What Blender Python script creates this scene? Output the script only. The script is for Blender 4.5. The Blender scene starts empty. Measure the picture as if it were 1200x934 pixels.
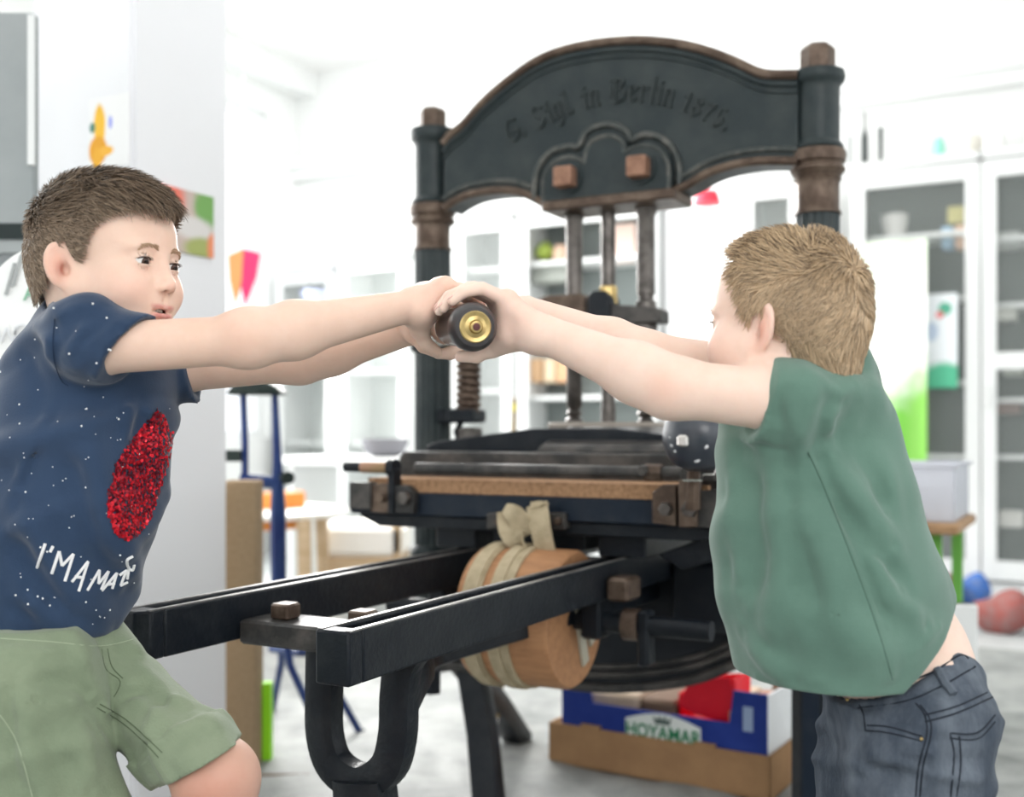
import bpy, math, random
import numpy as np
from mathutils import Vector, Matrix
random.seed(7); rng = np.random.default_rng(7)
C = bpy.context.scene.collection
sc = bpy.context.scene
H = 0.90; FP = 1300.0; HX = 600.0; HY = 505.0
PI = math.pi
# press / room frame: U runs along the crown (left to right), V runs along the rails (away)
M0 = np.array([.226, 2.6025, 0.0]); U = np.array([.883, -.469, 0.0]); U /= np.linalg.norm(U)
V = np.array([-U[1], U[0], 0.0]); ANG = math.atan2(U[1], U[0])
def P(px, py, Y): return np.array([(px-HX)/FP*Y, Y, H-(py-HY)/FP*Y])
def _ray(px, py): return np.array([(px-HX)/FP, 1.0, -(py-HY)/FP])
def toL(w):
    w = np.asarray(w, float); r = w-M0
    return np.array([r@U, r@V, w[2]])
def toW(l): return M0 + l[0]*U + l[1]*V + np.array([0, 0, l[2]])
_oL = toL(np.array([0, 0, H]))
def _rl(px, py):
    d = _ray(px, py); return np.array([d@U, d@V, d[2]])
def PL(px, py, y=0.0):
    d = _rl(px, py); t = (y-_oL[1])/d[1]; return _oL+d*t
def PX(px, py, x):
    d = _rl(px, py); t = (x-_oL[0])/d[0]; return _oL+d*t
def PZ(px, py, z):
    d = _rl(px, py); t = (z-_oL[2])/d[2]; return _oL+d*t
# ---------------------------------------------------------------- materials
MATS = {}
def mat(name, col, rough=.6, metal=0., var=None, vscale=8., bump=0., bscale=60., coat=0., emit=None, estr=0., spec=.22, attr=None, alpha=1., trans=0., sheen=0., sss=0., stretch=None, vlo=.42, vhi=.62, wave=None):
    if name in MATS: return MATS[name]
    m = bpy.data.materials.new(name); m.use_nodes = True; nt = m.node_tree; N = nt.nodes; L = nt.links
    b = N['Principled BSDF']; c4 = tuple(col)+(1,) if len(col) == 3 else col
    b.inputs['Base Color'].default_value = c4; b.inputs['Roughness'].default_value = rough; b.inputs['Metallic'].default_value = metal
    b.inputs['Specular IOR Level'].default_value = spec
    b.inputs['Coat Weight'].default_value = coat
    if sheen: b.inputs['Sheen Weight'].default_value = sheen
    if sss:
        b.inputs['Subsurface Weight'].default_value = sss; b.inputs['Subsurface Radius'].default_value = (.8, .3, .18); b.inputs['Subsurface Scale'].default_value = .012
    if alpha < 1: b.inputs['Alpha'].default_value = alpha
    if trans: b.inputs['Transmission Weight'].default_value = trans
    tc = N.new('ShaderNodeTexCoord'); src = tc.outputs['Object']
    if stretch:
        mp = N.new('ShaderNodeMapping'); mp.inputs['Scale'].default_value = stretch; L.new(src, mp.inputs['Vector']); src = mp.outputs['Vector']
    cout = None
    if attr:
        a = N.new('ShaderNodeAttribute'); a.attribute_name = attr; cout = a.outputs['Color']
    if var is not None:
        n = N.new('ShaderNodeTexNoise'); n.inputs['Scale'].default_value = vscale; n.inputs['Detail'].default_value = 6; n.inputs['Roughness'].default_value = .65
        L.new(src, n.inputs['Vector'])
        r = N.new('ShaderNodeMapRange'); r.inputs['From Min'].default_value = vlo; r.inputs['From Max'].default_value = vhi; L.new(n.outputs['Fac'], r.inputs['Value'])
        mx = N.new('ShaderNodeMix'); mx.data_type = 'RGBA'; L.new(r.outputs['Result'], mx.inputs['Factor'])
        mx.inputs['A'].default_value = c4; mx.inputs['B'].default_value = tuple(var)+(1,)
        if attr:
            mx.blend_type = 'MULTIPLY'; L.new(cout, mx.inputs['A'])
        cout = mx.outputs['Result']
    if cout: L.new(cout, b.inputs['Base Color'])
    if bump:
        if wave:
            n2 = N.new('ShaderNodeTexWave'); n2.inputs['Scale'].default_value = wave; n2.inputs['Distortion'].default_value = 1.5
        else:
            n2 = N.new('ShaderNodeTexNoise'); n2.inputs['Scale'].default_value = bscale; n2.inputs['Detail'].default_value = 5
        L.new(src, n2.inputs['Vector'])
        bp = N.new('ShaderNodeBump'); bp.inputs['Strength'].default_value = bump; bp.inputs['Distance'].default_value = .01
        L.new(n2.outputs['Fac'], bp.inputs['Height']); L.new(bp.outputs['Normal'], b.inputs['Normal'])
    if emit: b.inputs['Emission Color'].default_value = tuple(emit)+(1,); b.inputs['Emission Strength'].default_value = estr
    MATS[name] = m; return m
# ---------------------------------------------------------------- mesh builder
class MB:
    def __init__(s): s.v = []; s.f = []; s.mi = []; s.cur = 0
    def add(s, vs, fs, M=None):
        o = len(s.v)
        for p in vs:
            p = Vector((float(p[0]), float(p[1]), float(p[2])))
            s.v.append(tuple(M @ p) if M is not None else tuple(p))
        for f in fs: s.f.append([o+i for i in f]); s.mi.append(s.cur)
        return s
    def box(s, lo, hi, M=None, bev=0.0):
        (a, b, c), (d, e, f) = lo, hi
        a, d = min(a, d), max(a, d); b, e = min(b, e), max(b, e); c, f = min(c, f), max(c, f)
        if bev <= 0:
            return s.add([(a,b,c),(d,b,c),(d,e,c),(a,e,c),(a,b,f),(d,b,f),(d,e,f),(a,e,f)],
                  [(0,3,2,1),(4,5,6,7),(0,1,5,4),(1,2,6,5),(2,3,7,6),(3,0,4,7)], M)
        q = min(bev, (d-a)*.45, (e-b)*.45, (f-c)*.45)
        rings = []
        for z, k in ((c, q), (c+q, 0), (f-q, 0), (f, q)):
            rings.append([(a+k+q*(k==0)*1,b+k,z),(d-k-q*(k==0),b+k,z),(d-k,b+k+q*(k==0),z),(d-k,e-k-q*(k==0),z),(d-k-q*(k==0),e-k,z),(a+k+q*(k==0),e-k,z),(a+k,e-k-q*(k==0),z),(a+k,b+k+q*(k==0),z)])
        # inner rings keep 8 points too
        for i in (0, 3):
            z = rings[i][0][2]
            rings[i] = [(a+1.6*q,b+q,z),(d-1.6*q,b+q,z),(d-q,b+1.6*q,z),(d-q,e-1.6*q,z),(d-1.6*q,e-q,z),(a+1.6*q,e-q,z),(a+q,e-1.6*q,z),(a+q,b+1.6*q,z)]
        vs = [p for r in rings for p in r]; fs = []
        for i in range(3):
            for j in range(8): fs.append((i*8+j, i*8+(j+1) % 8, (i+1)*8+(j+1) % 8, (i+1)*8+j))
        fs.append(tuple(range(7, -1, -1))); fs.append(tuple(range(24, 32)))
        return s.add(vs, fs, M)
    def lathe(s, prof, n=32, M=None, axis=None, flute=0, fa=0.):
        # prof [(r,z)]; axis=(p0,p1): z runs along p0->p1 in metres
        vs = []; fs = []
        for (r, z) in prof:
            for j in range(n):
                a = 2*PI*j/n; rr = r*(1-fa*(.5+.5*math.cos(flute*a))) if flute else r
                vs.append((rr*math.cos(a), rr*math.sin(a), z))
        m = len(prof)
        for i in range(m-1):
            for j in range(n): fs.append((i*n+j, i*n+(j+1) % n, (i+1)*n+(j+1) % n, (i+1)*n+j))
        fs.append(tuple(range(n-1, -1, -1))); fs.append(tuple((m-1)*n+j for j in range(n)))
        if axis is not None:
            p0, p1 = Vector(axis[0]), Vector(axis[1]); q = (p1-p0).to_track_quat('Z', 'Y').to_matrix().to_4x4()
            T = Matrix.Translation(p0) @ q; M = T if M is None else M @ T
        return s.add(vs, fs, M)
    def cyl(s, p0, p1, r0, r1=None, n=16, M=None, cham=0.):
        r1 = r0 if r1 is None else r1; l = (Vector(p1)-Vector(p0)).length
        if cham: pr = [(r0-cham, 0), (r0, cham), (r1, l-cham), (r1-cham, l)]
        else: pr = [(r0, 0), (r1, l)]
        return s.lathe(pr, n, M, (p0, p1))
    def tube(s, pts, r, n=8, M=None, closed=False, sq=None, up=(0, 0, 1)):
        pts = [Vector([float(c) for c in p]) for p in pts]; m = len(pts); rs = r if hasattr(r, '__len__') else [r]*m
        vs = []; fs = []; upv = Vector(up); prev = None
        for i, p in enumerate(pts):
            if closed: t = pts[(i+1) % m]-pts[i-1]
            else: t = pts[min(i+1, m-1)]-pts[max(i-1, 0)]
            t.normalize()
            a = upv.cross(t) if prev is None else prev-t*prev.dot(t)
            if a.length < 1e-4: a = Vector((1, 0, 0)).cross(t)
            if a.length < 1e-4: a = Vector((0, 1, 0)).cross(t)
            a.normalize(); prev = a; b = t.cross(a)
            for j in range(n):
                th = 2*PI*(j+.5)/n
                if sq: # rectangular section sq=(half a, half b) scaled by r
                    ca, sa = math.cos(th), math.sin(th)
                    if n == 4: ca, sa = math.copysign(1, ca), math.copysign(1, sa)
                    else:
                        kk = (abs(ca)**5+abs(sa)**5)**(1/5); ca, sa = ca/kk, sa/kk
                    vs.append(p+a*ca*sq[0]*rs[i]+b*sa*sq[1]*rs[i])
                else: vs.append(p+a*math.cos(th)*rs[i]+b*math.sin(th)*rs[i])
        for i in range(m if closed else m-1):
            k = (i+1) % m
            for j in range(n): fs.append((i*n+j, i*n+(j+1) % n, k*n+(j+1) % n, k*n+j))
        if not closed: fs.append(tuple(range(n-1, -1, -1))); fs.append(tuple((m-1)*n+j for j in range(n)))
        return s.add(vs, fs, M)
    def prism(s, poly, y0, y1, M=None, plane='xz'):
        # poly [(a,b)] in plane, extruded y0..y1 along third axis
        n = len(poly); area = sum(poly[i][0]*poly[(i+1) % n][1]-poly[(i+1) % n][0]*poly[i][1] for i in range(n))
        if area < 0: poly = poly[::-1]
        def q(a, b, y): return (a, y, b) if plane == 'xz' else ((a, b, y) if plane == 'xy' else (y, a, b))
        vs = [q(a, b, y0) for a, b in poly]+[q(a, b, y1) for a, b in poly]
        fs = [tuple(range(n)), tuple(range(2*n-1, n-1, -1))]+[(i, n+i, n+(i+1) % n, (i+1) % n) for i in range(n)]
        return s.add(vs, fs, M)
    def ball(s, c, r, n=20, m=12, M=None):
        rx, ry, rz = r if hasattr(r, '__len__') else (r, r, r)
        vs = [(c[0], c[1], c[2]-rz)]; fs = []
        for i in range(1, m):
            a = -PI/2+PI*i/m
            for j in range(n): vs.append((c[0]+rx*math.cos(a)*math.cos(2*PI*j/n), c[1]+ry*math.cos(a)*math.sin(2*PI*j/n), c[2]+rz*math.sin(a)))
        vs.append((c[0], c[1], c[2]+rz)); t = len(vs)-1
        for j in range(n):
            fs.append((0, 1+(j+1) % n, 1+j)); fs.append((t, 1+(m-2)*n+j, 1+(m-2)*n+(j+1) % n))
            for i in range(m-2): fs.append((1+i*n+j, 1+i*n+(j+1) % n, 1+(i+1)*n+(j+1) % n, 1+(i+1)*n+j))
        return s.add(vs, fs, M)
    def build(s, name, m, parent=None, smooth=40, bevel=0., bseg=2, **tags):
        me = bpy.data.meshes.new(name); me.from_pydata(s.v, [], s.f)
        import bmesh
        bm = bmesh.new(); bm.from_mesh(me); bmesh.ops.recalc_face_normals(bm, faces=bm.faces); bm.to_mesh(me); bm.free()
        for k in (m if isinstance(m, (list, tuple)) else [m]): me.materials.append(k)
        if isinstance(m, (list, tuple)): me.polygons.foreach_set('material_index', s.mi)
        o = bpy.data.objects.new(name, me); C.objects.link(o)
        if smooth:
            me.polygons.foreach_set('use_smooth', [True]*len(me.polygons)); me.set_sharp_from_angle(angle=math.radians(smooth))
        if bevel:
            md = o.modifiers.new('Bevel', 'BEVEL'); md.width = bevel; md.segments = bseg; md.limit_method = 'ANGLE'; md.angle_limit = math.radians(35)
            md.harden_normals = False
        if parent is not None: o.parent = parent
        for k, v in tags.items(): o[k] = v
        return o
def empty(name, loc=(0, 0, 0), rz=0., label=None, cat=None, group=None):
    o = bpy.data.objects.new(name, None); C.objects.link(o); o.location = [float(c) for c in loc]; o.rotation_euler = (0, 0, rz)
    if label: o['label'] = label
    if cat: o['category'] = cat
    if group: o['group'] = group
    return o
def tg(label, cat, group=None):
    d = dict(label=label, category=cat)
    if group: d['group'] = group
    return d
ROOMM = Matrix.Translation(Vector(M0)) @ Matrix.Rotation(ANG, 4, 'Z')   # local room frame -> world
def smooth_path(pts, n=6):
    pts = [np.array(p, float) for p in pts]; out = []
    for i in range(len(pts)-1):
        p0 = pts[max(i-1, 0)]; p1 = pts[i]; p2 = pts[i+1]; p3 = pts[min(i+2, len(pts)-1)]
        for k in range(n):
            t = k/n; out.append(.5*((2*p1)+(-p0+p2)*t+(2*p0-5*p1+4*p2-p3)*t*t+(-p0+3*p1-3*p2+p3)*t**3))
    out.append(pts[-1]); return out
# ---------------------------------------------------------------- camera, world, light
cam = bpy.data.cameras.new('camera'); co = bpy.data.objects.new('camera', cam); C.objects.link(co); sc.camera = co
co.location = (0, 0, H); co.rotation_euler = (PI/2, 0, 0)
cam.sensor_width = 36; cam.lens = FP/1200*36; cam.shift_y = (HY-467)/1200; cam.clip_start = .05
cam.dof.use_dof = True; cam.dof.focus_distance = 1.42; cam.dof.aperture_fstop = 2.8
w = bpy.data.worlds.new('daylight'); sc.world = w; w.use_nodes = True
w.node_tree.nodes['Background'].inputs[0].default_value = (.95, .98, 1, 1); w.node_tree.nodes['Background'].inputs[1].default_value = 2.2
sc.view_settings.view_transform = 'Standard'; sc.view_settings.look = 'None'; sc.view_settings.exposure = -0.50; sc.view_settings.gamma = 1; sc.view_settings.use_curve_mapping = False
sc.cycles.max_bounces = 8; sc.cycles.diffuse_bounces = 4; sc.cycles.use_denoising = True; sc.cycles.sample_clamp_indirect = 6
def area(name, loc, tgt, sx, sy, power, col=(1, 1, 1)):
    l = bpy.data.lights.new(name, 'AREA'); l.shape = 'RECTANGLE'; l.size = sx; l.size_y = sy; l.energy = power; l.color = col
    o = bpy.data.objects.new(name, l); C.objects.link(o); o.location = [float(c) for c in loc]
    o.rotation_euler = (Vector([float(c) for c in tgt])-Vector([float(c) for c in loc])).to_track_quat('-Z', 'Y').to_euler(); return o
LX, RX, BY, FY, CZ = -4.4, 4.2, 4.3, -4.6, 3.6
area('window_daylight', toW((LX+.25, .9, 1.9)), toW((0, .3, 1.2)), 6.0, 2.2, 300, (1, .99, .97))
area('window_daylight', toW((-2.7, 3.1, 2.5)), toW((0, -.9, .9)), 1.3, 1.3, 220, (1, .985, .96))  # added key lamp inside the room, for stronger contrast on the boys
area('window_daylight', toW((2.6, -3.6, 2.3)), toW((-.3, -.9, 1.0)), 1.6, 1.3, 60, (1, .98, .96))  # added lamp standing inside the room, unseen behind the camera
area('window_daylight', toW((1.0, FY+.3, 2.0)), toW((0.3, 0, 1.0)), 6.5, 2.4, 25, (1, .98, .96))  # added broad soft fill from the front, out of view
area('window_daylight', toW((RX-.3, .5, 1.9)), toW((0, 0, 1.1)), 5.0, 2.2, 34, (.97, .98, 1))  # added fill from the right side, out of view
area('overhead_fill', toW((-.2, 0, 3.4)), toW((-.2, 0, 0)), 5.0, 5.0, 30, (1, 1, 1))  # added overhead fill below the closed ceiling
area('back_wall_fill', toW((-2.2, 3.0, 3.35)), toW((-2.4, 4.1, 1.0)), 3.0, .8, 60, (1, 1, 1))  # added lamp to brighten the left part of the back wall
# ---------------------------------------------------------------- room shell
white = mat('white_wall_paint', (.80, .81, .80), .8, bump=.05, bscale=30)
ceilm = mat('white_ceiling_paint', (.84, .84, .83), .9)
trimm = mat('white_gloss_paint', (.80, .815, .81), .4)
def st(name, mb, m, **k):
    o = mb.build(name, m, **k); o['kind'] = 'structure'; return o
floorm = mat('painted_floor', (.50, .52, .52), .35, var=(.38, .41, .41), vscale=2.5, bump=.1, bscale=8)
st('floor', MB().box((LX, FY, -.1), (RX, BY, 0), ROOMM), floorm)
st('ceiling', MB().box((LX-.2, FY-.2, CZ), (RX+.2, BY+.2, CZ+.15), ROOMM), ceilm)
st('wall_back', MB().box((LX-.2, BY, 0), (RX+.2, BY+.2, CZ), ROOMM), white)
def wall_x(name, x0, x1, ys, z0, z1):
    m = MB(); m.box((x0, FY, 0), (x1, BY, z0), ROOMM); m.box((x0, FY, z1), (x1, BY, CZ), ROOMM)
    e = [FY]+[v for a in ys for v in a]+[BY]
    for i in range(0, len(e), 2): m.box((x0, e[i], z0), (x1, e[i+1], z1), ROOMM)
    st(name, m, white)
def win(name, lo, hi, ax, thick=.05, nm=2):
    # frame round an opening; ax 0: window in x plane
    m = MB(); g = MB(); x0, x1 = lo[ax], hi[ax]; o = 1-ax
    a0, a1, z0, z1 = lo[o], hi[o], lo[2], hi[2]
    def bb(mb, p0, p1, zz0, zz1, d0=0, d1=1):
        l = [0, 0, zz0]; h = [0, 0, zz1]; l[ax] = x0+(x1-x0)*d0; h[ax] = x0+(x1-x0)*d1; l[o] = p0; h[o] = p1; mb.box(l, h, ROOMM)
    bb(m, a0, a1, z0, z0+thick); bb(m, a0, a1, z1-thick, z1)
    for i in range(nm+1):
        c = a0+(a1-a0)*i/nm; c = min(max(c, a0+thick/2), a1-thick/2); bb(m, c-thick/2, c+thick/2, z0+thick, z1-thick)
    bb(g, a0+thick, a1-thick, z0+thick, z1-thick, .45, .5)
    r = st(name, m, trimm); st('window_pane', g, mat('window_glass', (.95, .98, 1), .02, alpha=.12), parent=r)
ysl = [(-3.6, -1.7), (-1.2, .9), (1.3, 4.0)]
wall_x('wall_left', LX-.2, LX, ysl, .85, 3.25)
for i, (a, b) in enumerate(ysl): win('window_%d' % (i+1), (LX-.15, a, .85), (LX-.08, b, 3.25), 0)
ysr = [(-2.6, -.4), (.4, 2.4)]
wall_x('wall_right', RX, RX+.2, ysr, .85, 2.8)
for i, (a, b) in enumerate(ysr): win('window_%d' % (i+4), (RX+.08, a, .85), (RX+.15, b, 2.8), 0)
m = MB(); xs = [(-3.2, -.6), (.4, 3.2)]
m.box((LX, FY-.2, 0), (RX, FY, .8), ROOMM); m.box((LX, FY-.2, 2.9), (RX, FY, CZ), ROOMM)
e = [LX, -3.2, -.6, .4, 3.2, RX]
for i in range(0, 6, 2): m.box((e[i], FY-.2, .8), (e[i+1], FY, 2.9), ROOMM)
st('wall_front', m, white)
for i, (a, b) in enumerate(xs): win('window_%d' % (i+6), (a, FY-.15, .8), (b, FY-.08, 2.9), 1, nm=3)
m = MB()
m.box((LX, BY-.07, 2.80), (RX, BY, 2.9), ROOMM); m.box((LX, BY-.11, 2.88), (RX, BY, 2.94), ROOMM)
st('trim_1', m, trimm)
m = MB(); m.box((LX, FY, 3.42), (LX+.2, BY, CZ), ROOMM); st('trim_2', m, white)
# pillar on the left
pc = toL(P(160, 505, 2.6)); px1, py0 = pc[0], pc[1]; PWX, PWY = .355, .30
m = MB(); m.box((px1-PWX, py0, 0), (px1, py0+PWY, CZ), ROOMM)
m.box((px1-PWX*.58, py0-.012, 0), (px1-.012, py0, CZ), ROOMM)
pil = st('wall_pillar', m, mat('pillar_paint', (.89, .895, .92), .6))
# ---------------------------------------------------------------- plastic sheet on the floor
def sheet(name, x0, x1, y0, y1, n, mtl, **k):
    vs = []; fs = []
    for j in range(n+1):
        for i in range(n+1):
            x = x0+(x1-x0)*i/n; y = y0+(y1-y0)*j/n
            z = .006+.014*abs(math.sin(3.1*x+5.3*y+1.8*math.sin(2.2*x-1.3*y)))**6+.009*abs(math.sin(6.4*x-2.7*y+1.9*math.sin(3.3*y+x)))**8+.008*abs(math.sin(-2.1*x+9.7*y+2.3*math.sin(2.7*x)))**8+.006*abs(math.sin(12*x+4*y+3*math.sin(1.7*y)))**10
            z = min(z, .016)+.25*max(z-.016, 0); vs.append((x, y, z))
    for j in range(n):
        for i in range(n): a = j*(n+1)+i; fs.append((a, a+1, a+n+2, a+n+1))
    return MB().add(vs, fs, ROOMM).build(name, mtl, smooth=80, **k)
sheet('plastic_sheet', -2.6, 2.3, -2.3, 2.5, 220, mat('plastic_film', (.31, .32, .312), .55, var=(.20, .212, .208), vscale=5, bump=.8, bscale=9, spec=.25),
      **tg('crinkled translucent plastic dust sheet spread over the floor under the press', 'dust sheet'))
# ---------------------------------------------------------------- cabinets along the back wall
glassm = mat('cabinet_glass', (.6, .65, .63), .05, alpha=.10)
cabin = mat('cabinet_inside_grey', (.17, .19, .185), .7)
def cabinet(x0, x1, y0, z1, label, doors=1, zs=(.75, 1.15, 1.6, 1.95), glass=True, inner=None, grp='white glazed cabinets along the back wall', split=None):
    t = empty('glass_cabinet', toW((x0, y0, 0)), ANG, label, 'cabinet', grp); wd = x1-x0; D = BY-y0-.01
    m = MB(); q = .03
    m.box((0, 0.02, 0), (q, D, z1)); m.box((wd-q, 0.02, 0), (wd, D, z1)); m.box((0, 0.02, z1-q), (wd, D, z1+.0)); m.box((-.02, -.02, z1), (wd+.02, D, z1+.04)); m.box((0, 0.02, 0), (wd, D, .1))
    m.build('carcass', trimm, t, bevel=.003)
    MB().box((q, D-.02, .1), (wd-q, D-.004, z1-q)).build('back_panel', inner or cabin, t)
    for z in zs: MB().box((q, .05, z), (wd-q, D-.02, z+.022)).build('shelf', trimm, t)
    dw = wd/doors
    for i in range(doors):
        a = i*dw; f = MB(); s = .075
        f.box((a+.003, -.004, .12), (a+s, .02, z1-.01)); f.box((a+dw-s, -.004, .12), (a+dw-.003, .02, z1-.01))
        f.box((a+s, -.004, .12), (a+dw-s, .02, .22)); f.box((a+s, -.004, z1-.10), (a+dw-s, .02, z1-.01))
        if split: f.box((a+s, -.004, split), (a+dw-s, .02, split+.09))
        d = f.build('door', trimm, t, bevel=.002)
        if glass: MB().box((a+s, .004, .22), (a+dw-s, .008, z1-.10)).build('glass_pane', glassm, d)
        MB().cyl((a+s*.5, -.03, 1.02), (a+s*.5, -.03, 1.14), .006).build('handle', mat('steel', (.6, .6, .6), .3, 1.), d)
    return t
CY = 3.9
def cx(px): return PL(px, 400, CY)[0]
cab = cabinet(cx(997), cx(1149), CY, 2.33, 'tall white glazed cabinet with green painted banner hanging on its door', split=None)
cabinet(cx(1149)+.003, cx(1149)+.70, CY, 2.33, 'tall white glazed cabinet at the right edge of the picture', zs=(.75, 1.05, 1.25, 1.55, 1.9), split=1.22)
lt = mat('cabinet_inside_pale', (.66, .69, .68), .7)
cabinet(cx(868), cx(940), CY, 2.33, 'narrow white cabinet seen between the crown and the blond boy', inner=lt)
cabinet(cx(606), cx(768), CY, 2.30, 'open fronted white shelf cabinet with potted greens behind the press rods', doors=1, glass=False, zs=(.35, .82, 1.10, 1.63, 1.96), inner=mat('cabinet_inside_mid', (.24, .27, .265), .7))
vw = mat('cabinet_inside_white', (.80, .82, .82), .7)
cabinet(cx(532), cx(600), CY, 2.3, 'narrow pale white cabinet just right of the left press column', inner=vw)
cabinet(cx(396), cx(478), CY, 2.1, 'pale white cabinet with wide grey pane left of the press column', inner=lt, zs=(.8, 1.3))
cabinet(cx(322), cx(392), CY, 2.05, 'pale white cabinet with grey pane beside the pink paper kite', inner=lt, zs=(.8, 1.3))
MB().box((cx(772), 4.0, 0), (cx(864), BY-.01, 2.55), ROOMM).build('tall_locker', mat('locker_white', (.93, .94, .95), .5), bevel=.01, **tg('plain tall white locker behind the blond boy\'s face', 'locker'))
# objects on and in cabinets
def rb(lo, hi): return MB().box(lo, hi, ROOMM)
def item(name, px0, px1, py0, py1, y, dep, m, label, cat, group=None, kind='box', bev=.01, parent=None):
    a = PL(px0, py1, y); b = PL(px1, py0, y); mb = MB()
    if kind == 'box': mb.box((a[0], y, a[2]), (b[0], y+dep, b[2]), ROOMM); o = mb.build(name, m, bevel=bev, **tg(label, cat, group))
    else:
        r = (b[0]-a[0])/2; c = ((a[0]+b[0])/2, y+r, 0); h = b[2]-a[2]
        pr = {'bottle': [(r*.9, 0), (r, .05*h), (r, .55*h), (r*.4, .7*h), (r*.38, .95*h), (r*.45, h)], 'jar': [(r*.85, 0), (r, .1*h), (r, .75*h), (r*.75, .85*h), (r*.8, h)],
              'bowl': [(r*.5, 0), (r*.8, .2*h), (r, h*.8), (r*.97, h)], 'cup': [(r*.8, 0), (r, h)], 'plant': [(r*.3, 0), (r, .3*h), (r*.9, .6*h), (r*.5, .85*h), (r*.1, h)]}[kind]
        mb.lathe([(q, z) for q, z in pr], 20, ROOMM @ Matrix.Translation((c[0], c[1], a[2])))
        o = mb.build(name, m, **tg(label, cat, group))
    return o
dark = mat('dark_bottle', (.04, .05, .05), .3); z0 = 196
item('tool_handle', 1008, 1017, 130, 194, 3.98, .03, dark, 'tall dark rod with round tip standing on the cabinet top', 'tool', None, 'bottle')
item('tool_handle', 1028, 1035, 148, 194, 3.98, .03, dark, 'shorter dark rod standing on the cabinet top', 'tool', None, 'cup')
item('tool_handle', 993, 998, 158, 196, 3.98, .03, mat('dull_rod', (.25, .27, .27), .5), 'thin grey rod next to the crown column, on the cabinet', 'tool', None, 'cup')
item('jar', 1089, 1107, 160, 190, 4.0, .1, mat('mint_glass', (.35, .8, .65), .2), 'small mint green jar on top of the cabinet', 'jar', None, 'jar')
item('bowl', 1118, 1150, 157, 189, 4.0, .1, mat('cream_china', (.85, .82, .74), .4), 'cream round bowl on top of the cabinet', 'bowl', None, 'bowl')
item('figurine', 1164, 1177, 143, 187, 4.0, .1, mat('white_china', (.9, .9, .88), .4), 'white slim figurine standing on the cabinet at far right', 'figurine', None, 'bottle')
item('figurine', 1152, 1161, 158, 188, 4.0, .1, mat('white_china', (.9, .9, .88), .4), 'small white cup shaped figurine left of the slim one', 'figurine', None, 'jar')
item('paper_stack', 1030, 1062, 248, 281, 4.02, .15, mat('pale_clutter', (.8, .78, .76), .7), 'pale crumpled parcel on the upper cabinet shelf', 'parcel', None, 'bowl')
item('carton', 1110, 1130, 240, 262, 4.02, .12, mat('olive_box', (.55, .50, .2), .6), 'small olive yellow box at the top of the upper shelf stack', 'box')
item('carton', 1103, 1117, 264, 291, 4.02, .12, mat('blue_box', (.35, .52, .68), .6), 'small light blue box on the upper cabinet shelf', 'box')
item('carton', 1119, 1131, 263, 291, 4.02, .12, mat('peach_box', (.75, .5, .36), .6), 'small peach coloured box beside the light blue one', 'box')
item('basket', 622, 665, 305, 332, 4.0, .2, mat('grey_basket', (.34, .36, .33), .8), 'dark grey box planter on the upper open shelf', 'basket')
item('potted_plant', 624, 644, 280, 305, 4.03, .2, mat('leaf_yellow_green', (.45, .58, .12), .7), 'yellow green little plant in the grey planter', 'plant', None, 'plant')
item('vase', 645, 662, 286, 306, 4.03, .2, mat('peach_pot', (.85, .6, .45), .6), 'small peach pot beside the yellow green plant', 'pot', None, 'jar')
for k, (a, b) in enumerate(((620, 634), (637, 649), (651, 665))):
    item('book', a, b, 420, 448, 4.02, .2, mat('book_tan%d' % k, [(.75, .5, .3), (.86, .7, .5), (.7, .42, .25)][k], .7), ['leftmost brown book on the lower open shelf', 'pale tan book, middle of three on the lower open shelf', 'rightmost reddish brown book on the lower open shelf'][k], 'book', 'books on the lower open shelf')
item('picture', 705, 745, 260, 310, 4.05, .02, mat('faded_pink', (.86, .66, .58), .7), 'faded pinkish picture standing on the shelf between the press rods', 'picture')
for k, (a, b, y0, y1, c) in enumerate(((1160, 1195, 270, 290, (.6, .62, .6)), (1165, 1190, 355, 375, (.8, .8, .74)), (1175, 1198, 425, 440, (.75, .78, .7)), (1170, 1198, 600, 618, (.82, .8, .76)), (1165, 1195, 470, 485, (.3, .2, .18)))):
    item('folded_cloth', a, b, y0, y1, 4.02, .2, mat('cloth%d' % k, c, .8), ['grey folded stack high in the right cabinet', 'cream tray in the middle of the right cabinet', 'pale green folded stack in the right cabinet', 'white bundle low in the right cabinet', 'dark red brown box in the right cabinet'][k], 'stack')
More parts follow.
